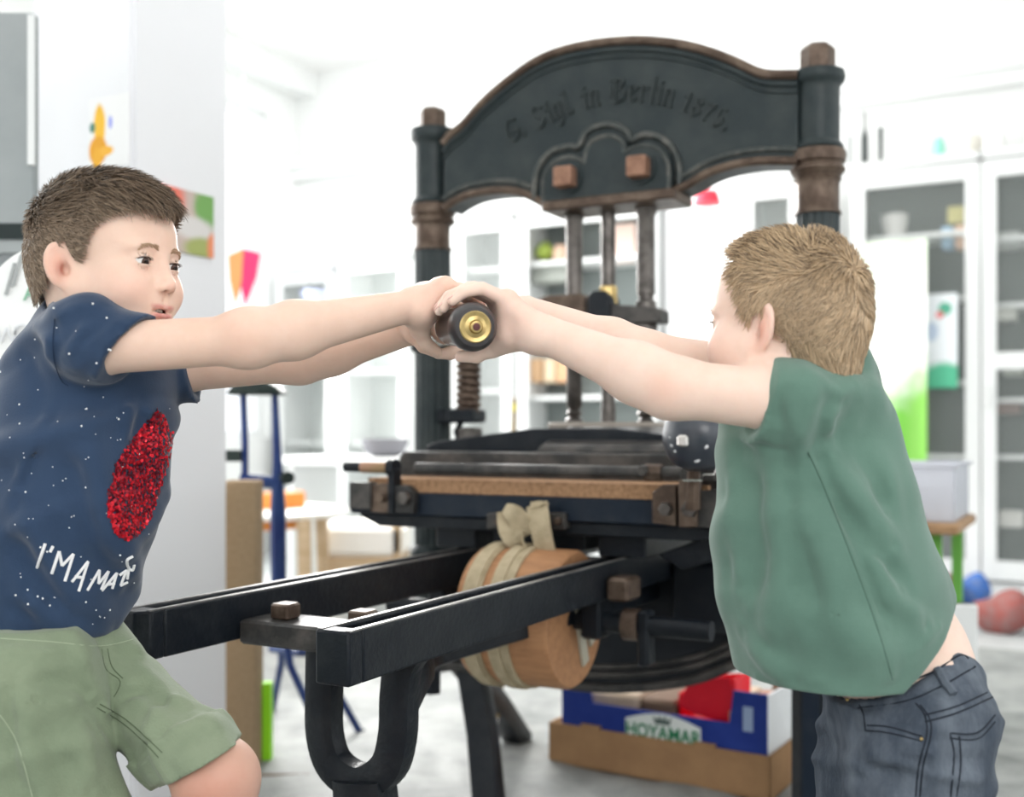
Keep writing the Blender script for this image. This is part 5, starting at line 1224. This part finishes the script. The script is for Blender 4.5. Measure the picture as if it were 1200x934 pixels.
# ---- hair
def scalp(R, c, s, grow=0.):
    F = Field(); R = np.array(R); w = lambda p: c+R@(np.array(p)*s)
    F.ell(w((-.012, 0, .030)), np.array((.089+grow, .070+grow, .076+grow))*s, R, .01); F.ell(w((-.040, 0, .012)), np.array((.056+grow, .058+grow, .060+grow))*s, R, .03*s); F.ell(w((.030, 0, .040)), np.array((.050+grow, .058+grow, .050+grow))*s, R, .03*s); F.cap(w((-.045, 0, -.01)), w((-.050, 0, -.085)), (.046+grow)*s, (.043+grow)*s, .03*s)
    return F
def make_hair(R, c, s, n, hl, whorl, bias, ltop, lside, tones, m, parent, rad=.00065, lift_top=.010, lift_side=.003, thick=.009, seed=1, capcol=(.2, .13, .08)):
    S = scalp(R, c, s); R = np.array(R); r_ = np.random.default_rng(seed)
    d = r_.normal(size=(n*3, 3)); d /= np.linalg.norm(d, axis=1, keepdims=True); X = c+(R@(np.array((-.012, 0, .02))*s))+d*.1
    for _ in range(6): X = X-S.ev(X)[:, None]*S.grad(X)
    L_ = (X-c)@R/s
    hx = np.interp(L_[:, 0], *hl)+np.abs(r_.normal(size=len(X)))*.0030+.004*np.clip(np.abs(L_[:, 1])/.06, 0, 1)*0
    X = X[L_[:, 2] > hx][:n]; L_ = (X-c)@R/s
    top = np.clip((L_[:, 2]-.045)/.045, 0, 1)
    # base cap
    B = scalp(R, c, s, .0035)
    def capf(Y):
        q = (Y-c)@R/s; b = B.ev(Y); tp = np.clip((q[:, 2]-.045)/.05, 0, 1)
        b = b-tp*thick*.7*s-.0014*np.sin(q[:, 0]*210+q[:, 1]*90)*tp
        return np.maximum(b, (np.interp(q[:, 0], *hl)+.0015-q[:, 2])*.7*s)
    Fc = Field(); Fc.func(capf, c, .14); capo = sdf_obj('hair', Fc, .0026, m, parent, 1, lambda V_: np.tile(np.array(capcol), (len(V_), 1)), lo=c-.14, hi=c+.14)
    lens = (lside+(ltop-lside)*top)*s*r_.uniform(.75, 1.15, len(X))
    # clumping: quantised direction noise so tufts read
    cl = r_.normal(size=(60, 3))*.06+np.array([0, 0, .03]); ci = np.argmin(((L_[:, None, :]-cl[None])**2).sum(2), 1); cn = r_.normal(size=(60, 3))*.34
    jit = (cn[ci]+r_.normal(size=(len(X), 3))*.13)@R.T
    wh = c+R@(np.array(whorl)*s)
    liftv = (lift_side+(lift_top-lift_side)*top)*s*r_.uniform(.1, 1.6, len(X)); basel = .003*s+top*thick*.75*s
    bw = R@np.array(bias)
    def flow(Y, t):
        g = S.grad(Y); v = Y-wh; dist = np.linalg.norm(v, axis=1, keepdims=True); v = v/np.maximum(dist, 1e-5)+bw*(.3+.7*top[:, None])+jit
        v = v-g*(v*g).sum(1, keepdims=True); v /= np.maximum(np.linalg.norm(v, axis=1, keepdims=True), 1e-6); return v
    def proj(Y, off): return Y-(S.ev(Y)-(basel+off*1.0))[:, None]*S.grad(Y)
    X0 = X+S.grad(X)*(basel*.6)[:, None]
    tn = np.array(tones); k = np.clip(.55*r_.random(60)[ci]+.45*r_.random(len(X)), 0, 1); ct = tn[0]*(1-k)[:, None]+tn[1]*k[:, None]; dk = (r_.random(len(X)) < .24)[:, None]; ct = np.where(dk, tn[2], ct)
    side = 1-top; ct = ct*(1-.45*side[:, None])+tn[3]*.45*side[:, None]
    strands('hair_strands', X0, flow, lens, liftv, np.full(len(X), rad)*r_.uniform(.7, 1.4, len(X)), ct, m, capo, 6, proj=proj)
    return capo
hairm = mat('hair_fibre', (1, 1, 1), .42, attr='col', spec=.35)
hlA = ([-.12, -.075, -.050, -.032, -.010, .002, .009, .020, .034, .050, .062, .10], [-.040, -.038, -.025, .014, .026, .000, .004, .028, .050, .062, .067, .070])
make_hair(RA, cA_, sA, 19000, hlA, (-.075, -.012, .072), (.55, -.25, .12), .040, .014, [(.36, .27, .19), (.17, .115, .075), (.035, .024, .016), (.46, .35, .26)], hairm, boyA, thick=.012, lift_top=.009, seed=3, capcol=(.11, .075, .045))
# ---- T-shirt
tA = Field()
shc = [(112, 420, 1.375, .085), (100, 480, 1.385, .1035), (92, 540, 1.38, .104), (80, 600, 1.375, .104), (58, 660, 1.365, .094), (38, 755, 1.36, .096)]
for i in range(len(shc)-1): tA.cap(P(*shc[i][:3]), P(*shc[i+1][:3]), shc[i][3], shc[i+1][3], .03)
tA.cap(P(92, 396, 1.35), P(104, 402, 1.272), .050, .047, .03)
tA.cap(nb, shF, .050, .044, .04)
slA = Field(); slA.cap(P(100, 399, 1.275), P(190, 424, 1.262), .044, .047, .02); slA2 = Field(); slA2.cap(shF, P(262, 436, 1.46), .043, .045, .02)
tA.cap(P(120, 392, 1.36), P(80, 372, 1.42), .042, .035, .03)
tAb = Field(); tAb.p = list(tA.p)+slA.p+slA2.p
for pix, w_, am in (
    ([(60, 480), (52, 500), (30, 540), (18, 570)], .007, .007), ([(68, 470), (58, 505), (38, 545), (24, 580)], .006, -.007),
    ([(95, 500), (112, 560), (130, 620), (148, 665)], .016, .008), ([(80, 520), (95, 580), (118, 650), (140, 690)], .014, -.007),
    ([(20, 590), (50, 640), (90, 700), (130, 735)], .016, .009), ([(15, 620), (45, 675), (80, 720)], .013, -.008),
    ([(160, 470), (165, 500), (160, 540)], .012, -.020), ([(172, 460), (180, 490)], .01, .006), ([(150, 455), (153, 480), (148, 520)], .008, .006),
    ([(63, 372), (66, 400), (64, 430), (72, 448), (95, 458)], .0045, -.006),
    ([(105, 375), (90, 395), (75, 425)], .007, .005), ([(140, 385), (110, 405), (82, 440)], .008, .006), ([(165, 392), (135, 415), (105, 448)], .007, .005),
    ([(150, 380), (120, 398), (92, 425)], .005, -.005), ([(172, 400), (150, 420), (125, 445)], .005, -.004),
    ([(60, 352), (70, 370), (95, 362), (125, 362)], .008, .006), ([(45, 380), (55, 400), (58, 430)], .008, .007), ([(30, 420), (45, 450), (50, 480)], .009, -.006),
    ([(30, 690), (70, 735), (110, 748)], .012, .007), ([(135, 640), (152, 665), (156, 700)], .008, -.008), ([(5, 700), (50, 738)], .01, -.006)):
    fold(tA, tAb, pix, w_, am)
def cutter(p, n, R, off=.0):
    p = np.array(p); n = np.array(n, float); n /= np.linalg.norm(n); cc = p+n*(R*.72)
    return (lambda X: np.maximum(-((X-p)@n), np.linalg.norm(X-cc, axis=1)-R)), cc, R
def sleeve(tor, sl, p, n, c, t=.008):
    dd = [q for q in tor.p if q['kind'] in ('disp', 'wr')]; sl.p += dd; sl.shell(t); sl.plane(n, p); tor.func(lambda X: sl.ev(X), c, .16, 'u', .012)
wrinkle(tA, 0.0080, 118, 30, (.5,.1,.7))
_base = list(tA.p)+[q for q in slA.p+slA2.p]
tA.shell(.009)
sleeve(tA, slA, P(142, 417, 1.262), (.76, -.10, -.58), P(120, 405, 1.27)); sleeve(tA, slA2, P(222, 432, 1.46), (1, 0, .25), P(215, 432, 1.46))
tAf = Field(); tAf.p = [q for q in _base if q['kind'] not in ('disp', 'wr')]+[q for q in _base if q['kind'] in ('disp', 'wr')]
tA.cap(wA((-.02, 0, -.05)), P(128, 385, 1.36), .056, .054, .0, 's')
tA.plane((.03, 0, -1), P(75, 756, 1.28))
navyf = mat('navy_jersey', (.020, .042, .088), .85, var=(.028, .054, .108), vscale=5, bump=.10, bscale=500, sheen=.25)
sA_ = sdf_obj('t_shirt', tA, .0028, navyf, boyA, 2, label='navy blue T-shirt with red sequins and white lettering')
# lettering
def strokes_on(F, strokes, r, m, name, parent, lift=.0004, n=5, flat=True):
    mb = MB(); allp = []; idx = []
    for st in strokes:
        p = smooth_path([(a, b, 0) for a, b in st], n) if len(st) > 2 and n > 1 else [np.array((st[0][0]+(st[-1][0]-st[0][0])*t, st[0][1]+(st[-1][1]-st[0][1])*t, 0)) for t in np.linspace(0, 1, 6)]
        idx.append((len(allp), len(allp)+len(p))); allp += [(q[0], q[1]) for q in p]
    X, ok = marchN(F, allp); G_ = F.grad(X)
    for a, b in idx:
        pts = [X[i]+G_[i]*lift for i in range(a, b) if ok[i]]
        if len(pts) > 1: mb.tube(pts, r, 6)
    return mb.build(name, m, parent)
LS = [[(53, 637), (44, 665)], [(62, 640), (58.5, 647)], [(61, 672), (69, 646)], [(69, 646), (72.5, 663)], [(72.5, 663), (86, 649)], [(86, 649), (76, 681)], [(84, 682), (103, 658)], [(103, 658), (92, 693)], [(87, 676), (98, 677)],
      [(102, 692), (116, 668)], [(116, 668), (115, 684)], [(115, 684), (127, 669)], [(127, 669), (118, 691)], [(119, 692), (137, 671)], [(137, 671), (131, 690)], [(124, 685), (134, 684)], [(140, 674), (148, 668)], [(148, 668), (141, 686)], [(141, 686), (149, 682)], [(151, 664), (149, 678)], [(155, 652), (149, 656), (150, 664), (155, 668), (157, 662)]]
strokes_on(tAf, LS, .0018, mat('print_white', (.85, .85, .86), .6), 'lettering', sA_, .0006)
# sequins and specks
poly = [(184, 480), (194, 490), (202, 512), (199, 535), (193, 556), (184, 586), (176, 606), (167, 622), (151, 634), (137, 628), (127, 606), (126, 580), (136, 543), (150, 520), (166, 500)]
def inp(x, y, pl):
    c = False; j = len(pl)-1
    for i in range(len(pl)):
        if (pl[i][1] > y) != (pl[j][1] > y) and x < (pl[j][0]-pl[i][0])*(y-pl[i][1])/(pl[j][1]-pl[i][1])+pl[i][0]: c = not c
        j = i
    return c
pts = [(x+random.uniform(-1, 1), y+random.uniform(-1, 1)) for y in np.arange(478, 637, 2.7) for x in np.arange(122, 206, 2.7) if inp(x, y, poly)]
X, ok = marchN(tAf, pts); G_ = tAf.grad(X); mb = MB(); mb.cur = 0
for i in range(len(X)):
    if not ok[i]: continue
    nn = G_[i]+rng.normal(size=3)*.28; nn /= np.linalg.norm(nn); q = Vector(nn).to_track_quat('Z', 'Y').to_matrix().to_4x4(); T = Matrix.Translation(Vector(X[i]+G_[i]*random.uniform(.0006, .002))) @ q
    x, y = pts[i]; edge_ = min(1, (x-126)/40.); mb.cur = 0 if random.random() < (.35+.5*(x > 188)+.35*(y > 590)) else (1 if random.random() < .75 else 2)
    mb.add([(.0021*math.cos(2*PI*k/7), .0021*math.sin(2*PI*k/7), -.0001) for k in range(7)]+[(.0021*math.cos(2*PI*k/7), .0021*math.sin(2*PI*k/7), .0002) for k in range(7)], [tuple(range(7)), tuple(range(13, 6, -1))]+[(k, 7+k, 7+(k+1) % 7, (k+1) % 7) for k in range(7)], T)
mb.build('sequin_patch', [mat('sequin_red', (.62, .015, .03), .25, metal=.35), mat('sequin_dark_red', (.26, .008, .02), .3, metal=.3), mat('sequin_maroon', (.08, .006, .015), .3, metal=.3)], sA_, smooth=0, label='red sequin patch')
pts = [(random.uniform(0, 200), random.uniform(350, 735)) for _ in range(150)]; X, ok = marchN(tAf, pts); mb = MB()
for i in range(len(X)):
    if ok[i] and (pts[i][0] < 140 or pts[i][1] > 470) and random.random() < .75: mb.ball(X[i], random.choice((.0007, .0009, .0013)), 6, 4)
mb.build('white_specks', MATS['print_white'], sA_, kind='stuff')
strokes_on(tAf, [[(64, 374), (62, 400), (64, 425), (72, 446), (80, 452)]], .0006, mat('navy_thread', (.015, .03, .07), .8), 'armhole_seam', sA_, .0)
# ---- shorts
oA = Field()
oA.cap(P(35, 760, 1.34), P(90, 778, 1.365), .078, .060, .03); oA.cap(P(38, 735, 1.362), P(48, 760, 1.36), .086, .084, .03)
oA.cap(P(100, 785, 1.365), hipL, .058, .055, .02); oA.cap(hipL, kneeL, .055, .053, .012); oA.cap(P(32, 800, 1.285), kneeR, .080, .080, .004)
oAb = Field(); oAb.p = list(oA.p)
for pix, w_, am in (([(118, 762), (124, 785), (140, 800), (130, 822)], .005, .004), ([(112, 824), (80, 800), (30, 790)], .010, -.006), ([(108, 815), (120, 845), (138, 885), (148, 930)], .007, -.006), ([(105, 812), (60, 830), (10, 822)], .010, .006), ([(130, 812), (165, 790), (205, 765)], .010, .006), ([(135, 822), (180, 808), (215, 790)], .009, -.006),
    ([(118, 826), (147, 843), (172, 865), (192, 885)], .004, .0035), ([(40, 800), (30, 860), (40, 930)], .012, .006), ([(10, 790), (15, 850), (25, 934)], .009, -.006), ([(90, 840), (100, 880), (105, 930)], .012, .005), ([(215, 770), (235, 800), (262, 835)], .010, .004), ([(150, 800), (190, 830), (215, 850)], .012, -.004), ([(0, 760), (50, 765), (100, 758)], .006, .004)): fold(oA, oAb, pix, w_, am)
# turned-up cuff on the forward leg
dL = kneeL-hipL; dL /= np.linalg.norm(dL); cL = hipL+(kneeL-hipL)*.80
pcut = P(238, 893, 1.28); ncut = np.array([.50, -.05, -.86]); ncut /= np.linalg.norm(ncut)
def cuff(X):
    ax = cL+dL*0; pa = X-hipL; h = pa@dL; rad = np.linalg.norm(pa-h[:, None]*dL, axis=1); L_ = np.linalg.norm(kneeL-hipL)
    base = rad-(.055+(.053-.055)*h/L_)-.0045; tt = (X-pcut)@ncut
    return np.maximum(base, np.maximum(tt, -(tt+.040)))
oA.func(cuff, pcut, .10, 'u', .0)
wrinkle(oA, 0.0090, 113, 34, (.3,.1,.9))
oA.shell(.009)
f_, c_, r_ = cutter(pcut, ncut, .125); oA.func(f_, c_, r_, 's', .0)
nR = kneeR-P(32, 820, 1.305); nR /= np.linalg.norm(nR); f_, c_, r_ = cutter(P(75, 985, 1.275), nR, .13); oA.func(f_, c_, r_, 's', 0)
oA.plane((0, 0, 1), P(60, 722, 1.36))
khaki = mat('sage_cotton', (.20, .25, .165), .85, var=(.24, .29, .195), vscale=7, bump=.18, bscale=350, sheen=.2)
so = sdf_obj('shorts', oA, .0028, khaki, boyA, 2)
oAf = Field(); oAf.p = [q for q in oA.p if q['kind'] != 'shell' and q['op'] not in ('s', 'i')]
thr = mat('sage_thread', (.10, .13, .08), .8); pale = mat('pale_thread', (.36, .42, .30), .8)
strokes_on(oAf, [[(117, 825), (147, 843), (172, 865), (190, 882)], [(113, 829), (143, 847), (168, 869), (186, 888)]], .0007, thr, 'inseam', so, 0)
strokes_on(oAf, [[(119, 760), (124, 784), (141, 799), (131, 821)], [(126, 760), (131, 781), (144, 795)]], .0007, thr, 'fly_seam', so, 0)
strokes_on(oAf, [[(0, 748), (60, 752), (118, 757), (160, 748)]], .0006, pale, 'waist_seam', so, 0)
strokes_on(oAf, [[(0, 838), (20, 870), (38, 934)]], .0007, pale, 'side_seam', so, 0)
for ft, nm in ((footL, 'a'), (footR, 'b')):
    f0 = np.array([ft[0], ft[1], 0.]); Fs = Field(); fd = np.array([.85, -.53, 0]); 
    Fs.cap(f0+fd*-.03+np.array([0, 0, .042]), f0+fd*.02+np.array([0, 0, .045]), .034, .036, .02); Fs.cap(f0+fd*.02+np.array([0, 0, .040]), f0+fd*.13+np.array([0, 0, .036]), .034, .030, .03); Fs.plane((0, 0, -1), (0, 0, .012))
    so2 = sdf_obj('shoe', Fs, .004, mat('shoe_grey', (.15, .16, .18), .7), boyA, 2); MB().tube([f0+fd*-.055+np.array([0, 0, .018]), f0+fd*.15+np.array([0, 0, .018])], [1, 1], 12, sq=(.034, .006)).build('sole', trimm, so2)
# ------------------------------------------------------------ blond boy (right)
cB_ = P(917, 384, 1.27); RB = frame((-.755, .656, .03), (.0, 0, 1)); sB = .92
FB = Field(); wB = head(FB, RB, cB_, sB, mouth_open=0)
shN2, elN2, wrN2 = P(915, 470, 1.215), P(785, 454, 1.215), P(650, 396, 1.285)
shF2, elF2, wrF2 = P(905, 440, 1.40), P(752, 414, 1.42), P(632, 369, 1.50)
nb2 = P(930, 440, 1.30)
FB.cap(wB((-.03, 0, -.05)), nb2, .044, .048, .03); FB.cap(nb2, shN2, .038, .030, .03); FB.cap(nb2, shF2, .042, .036, .04)
spB = [(940, 490, 1.30, .070), (960, 580, 1.30, .070), (1005, 680, 1.29, .070), (1050, 770, 1.285, .074), (1075, 820, 1.28, .074)]
for i in range(len(spB)-1): FB.cap(P(*spB[i][:3]), P(*spB[i+1][:3]), spB[i][3], spB[i+1][3], .03)
arm(FB, shN2, elN2, wrN2, .034, .031, .0315, .0225); arm(FB, shF2, elF2, wrF2, .032, .027, .028, .0205)
hand(FB, P(634, 392, 1.292), .026, 1, True, th=(36, 82, 116, 144), rd=(.053, .0465, .041, .0365)); hand(FB, P(616, 366, 1.512), .245, 1, False, th=(40, 80, 112, 138), sp=.0145)
for dy, in ((.0,), (.13,)):
    hp = P(1078, 842, 1.235)+np.array([0, dy, 0]); kn = P(1060, 1095, 1.235)+np.array([0, dy, 0]); an = np.array([kn[0]+.045, kn[1], .075]); 
    FB.cap(hp, kn, .062, .046, .03); FB.cap(kn, an, .044, .028, .02); FB.cap(an, an+np.array([-.09, .02, -.04]), .026, .022, .02)
extraB = [(elN2+np.array([-.01, -.03, 0]), .02, (.74, .40, .30), .45), (P(600, 372, 1.3), .04, (.82, .50, .42), .3)]
boyB = sdf_obj('person', FB, .0021, skinB, None, 1, body_color(wB, RB, sB, (.84, .63, .53), (.74, .40, .34), extraB),
    label='blond boy in a green T-shirt and grey jeans gripping the lever end', category='person')
eyes(wB, RB, sB, boyB, iris=(.10, .16, .22), lash=(.10, .06, .04)); nails(range(8, 16), nailm, boyB)
HFB = Field(); head(HFB, RB, cB_, sB, .0); brows2(HFB, wB, RB, sB, boyB, browb)
hlB = ([-.12, -.080, -.060, -.045, -.030, -.010, .004, .012, .028, .042, .056, .10], [-.095, -.090, -.075, -.040, .008, .026, .006, .016, .062, .082, .092, .105])
make_hair(RB, cB_, sB, 21000, hlB, (-.088, .010, .060), (-.05, .05, .22), .026, .022, [(.68, .50, .31), (.38, .26, .15), (.11, .07, .04), (.72, .55, .38)], hairm, boyB, thick=.007, lift_top=.010, seed=5, capcol=(.27, .18, .10))
# ---- green T-shirt
tB = Field()
sb_ = [(945, 478, 1.30, .082), (938, 530, 1.295, .084), (945, 590, 1.29, .095), (958, 650, 1.28, .103), (975, 710, 1.275, .112), (985, 775, 1.27, .106), (990, 840, 1.27, .104)]
for i in range(len(sb_)-1): tB.cap(P(*sb_[i][:3]), P(*sb_[i+1][:3]), sb_[i][3], sb_[i+1][3], .03)
tB.cap(P(975, 480, 1.30), P(1075, 760, 1.28), .045, .046, .06)
tB.cap(P(960, 470, 1.24), P(925, 475, 1.215), .050, .045, .03)
slB = Field(); slB.cap(P(935, 472, 1.22), P(860, 468, 1.212), .0465, .0465, .02); slB2 = Field(); slB2.cap(shF2, P(840, 445, 1.41), .041, .042, .02)
tB.cap(nb2, shF2, .046, .042, .04)
tBb = Field(); tBb.p = list(tB.p)+slB.p+slB2.p
for pix, w_, am in (([(945, 528), (965, 572), (998, 655), (1028, 738), (1046, 795)], .0035, .0035), ([(955, 525), (978, 575), (1010, 655), (1040, 735)], .008, -.003),
    ([(1000, 450), (985, 462), (968, 455), (945, 440)], .006, .006), ([(990, 470), (975, 490), (972, 520)], .009, .007), ([(1005, 480), (990, 505), (985, 530)], .008, -.006), ([(960, 450), (950, 470), (940, 500)], .010, .006),
    ([(878, 535), (888, 590), (892, 650), (876, 715)], .014, -.009), ([(860, 545), (862, 610), (868, 690)], .010, .007), ([(902, 535), (912, 610), (912, 700), (900, 760)], .013, .008), ([(925, 560), (938, 640), (948, 720)], .016, -.008), ([(945, 600), (975, 680), (990, 770)], .014, .006),
    ([(965, 540), (1010, 590), (1045, 640)], .014, .007), ([(975, 580), (1020, 640), (1060, 690)], .012, -.008), ([(1000, 520), (1025, 560), (1040, 600)], .010, -.006), ([(1015, 640), (1045, 700), (1085, 735)], .012, .006), ([(960, 700), (1000, 740), (1030, 780)], .016, .006), ([(870, 740), (900, 780), (935, 800)], .013, .006),
    ([(885, 520), (905, 525), (935, 522)], .006, -.006), ([(900, 450), (905, 480), (912, 505)], .012, -.004), ([(930, 455), (925, 480), (930, 505)], .008, .004), ([(1068, 765), (1085, 752), (1105, 730)], .0035, .002), ([(880, 793), (960, 797), (1040, 796)], .0035, .002)): fold(tB, tBb, pix, w_, am)
wrinkle(tB, 0.0100, 118, 24, (.75,.1,.35))
_base = list(tB.p)+[q for q in slB.p+slB2.p]
tB.shell(.009)
sleeve(tB, slB, P(890, 475, 1.212), (-.95, -.1, .28), P(905, 475, 1.215)); sleeve(tB, slB2, P(868, 442, 1.405), (-1, 0, .1), P(880, 442, 1.40))
tBf = Field(); tBf.p = [q for q in _base if q['kind'] not in ('disp', 'wr')]+[q for q in _base if q['kind'] in ('disp', 'wr')]
tB.cap(wB((-.02, 0, -.03)), P(925, 432, 1.30), .054, .050, .0, 's')
tB.plane((0, 0, -1), P(960, 806, 1.2)); q0_, q1_ = P(1046, 808, 1.2), P(1112, 748, 1.2); dd_ = q1_-q0_; tB.plane((dd_[2], 0, -dd_[0]), q0_)
greenf = mat('green_jersey', (.098, .180, .142), .85, var=(.118, .21, .166), vscale=5, bump=.08, bscale=500, sheen=.25)
sB_ = sdf_obj('t_shirt', tB, .0028, greenf, boyB, 2)
strokes_on(tBf, [[(947, 530), (966, 572), (999, 655), (1029, 738), (1046, 797)]], .0006, mat('green_thread', (.07, .13, .10), .8), 'side_seam', sB_, 0)
# ---- jeans
jB = Field()
jB.cap(P(1055, 800, 1.285), P(1078, 845, 1.285), .084, .086, .03)
for dy in (0, .13):
    hp = P(1078, 850, 1.235)+np.array([0, dy*.8, 0]); kn = P(1060, 1095, 1.235)+np.array([0, dy, 0]); an = np.array([kn[0]+.045, kn[1], .075])
    jB.cap(hp, hp+(kn-hp)*.4, .078, .074, .03); jB.cap(hp+(kn-hp)*.4, kn, .074, .056, .02); jB.cap(kn, an, .054, .046, .02)
jBb = Field(); jBb.p = list(jB.p)
wb_ = [(1005, 830), (1060, 822), (1100, 806), (1143, 781)]
for pix, w_, am in ((wb_, .004, -.003), ([(1000, 845), (1020, 850), (1040, 856)], .007, .005), ([(1005, 870), (1030, 880), (1060, 885)], .01, .005), ([(1010, 900), (1040, 905), (1065, 915)], .01, -.005), ([(1090, 855), (1095, 900), (1095, 934)], .012, .004), ([(1113, 860), (1114, 934)], .004, .003), ([(1113, 860), (1145, 858), (1165, 842)], .004, .003), ([(1030, 845), (1060, 845), (1075, 850)], .008, -.004), ([(1100, 850), (1110, 890), (1105, 934)], .008, -.004)): fold(jB, jBb, pix, w_, am)
wrinkle(jB, 0.005, 108, 50, (.2,.1,1))
jB.shell(.008)
qa, qb = P(990, 822, 1.24), P(1116, 757, 1.24); dq = qb-qa; jB.plane((-dq[2], 0, dq[0]), qa); jB.plane((0, 0, -1), (0, 0, .05))
denim = mat('grey_denim', (.055, .070, .095), .8, var=(.15, .175, .21), vscale=10, bump=.3, bscale=450, stretch=(1, 1, .35))
jo = sdf_obj('jeans', jB, .0028, denim, boyB, 2)
jBf = Field(); jBf.p = [q for q in jB.p if q['kind'] != 'shell' and q['op'] not in ('s', 'i')]
dk = mat('dark_denim_seam', (.018, .024, .035), .8)
strokes_on(jBf, [wb_, [(1049, 804), (1092, 788), (1124, 768), (1135, 772)], [(1084, 838), (1123, 827), (1162, 809)], [(1084, 846), (1123, 835), (1163, 817)]], .0011, dk, 'waistband_seam', jo, 0)
strokes_on(jBf, [[(1073, 824), (1084, 839), (1086, 861), (1077, 896), (1073, 934)], [(1078, 826), (1089, 841), (1091, 861), (1082, 897), (1078, 934)]], .0010, dk, 'side_seam', jo, 0)
strokes_on(jBf, [[(1113, 859), (1145, 859), (1166, 838)], [(1113, 865), (1145, 866), (1166, 846)], [(1113, 859), (1118, 885), (1114, 934)], [(1124, 863), (1126, 895), (1121, 934)]], .0010, dk, 'back_pocket_seam', jo, 0)
strokes_on(jBf, [[(1014, 856), (1042, 859), (1081, 869)], [(1016, 850), (1042, 852), (1081, 863)], [(1007, 826), (1012, 838), (1014, 856)]], .0009, dk, 'front_pocket_seam', jo, 0)
strokes_on(jBf, [[(1098, 786), (1106, 800), (1116, 815)]], .0052, denim, 'belt_loop', jo, .002); strokes_on(jBf, [[(1139, 763), (1145, 774)]], .004, denim, 'belt_loop', jo, .002)
X, ok = marchN(jBf, [(993, 820), (1080, 866)])
for x_ in X: MB().ball(x_, .0045 if x_ is X[0] else .002, 12, 8).build('rivet', brass, jo)
for dy in (0, .13):
    kn = P(1060, 1095, 1.235)+np.array([0, dy, 0]); f0 = np.array([kn[0]+.045, kn[1], 0.]); Fs = Field(); fd = np.array([-.97, .2, 0])
    Fs.cap(f0+fd*-.03+np.array([0, 0, .042]), f0+fd*.02+np.array([0, 0, .045]), .034, .036, .02); Fs.cap(f0+fd*.02+np.array([0, 0, .040]), f0+fd*.13+np.array([0, 0, .036]), .034, .030, .03); Fs.plane((0, 0, -1), (0, 0, .012))
    so2 = sdf_obj('shoe', Fs, .004, mat('shoe_blue', (.08, .12, .2), .7), boyB, 2); MB().tube([f0+fd*-.055+np.array([0, 0, .018]), f0+fd*.15+np.array([0, 0, .018])], [1, 1], 12, sq=(.034, .006)).build('sole', trimm, so2)
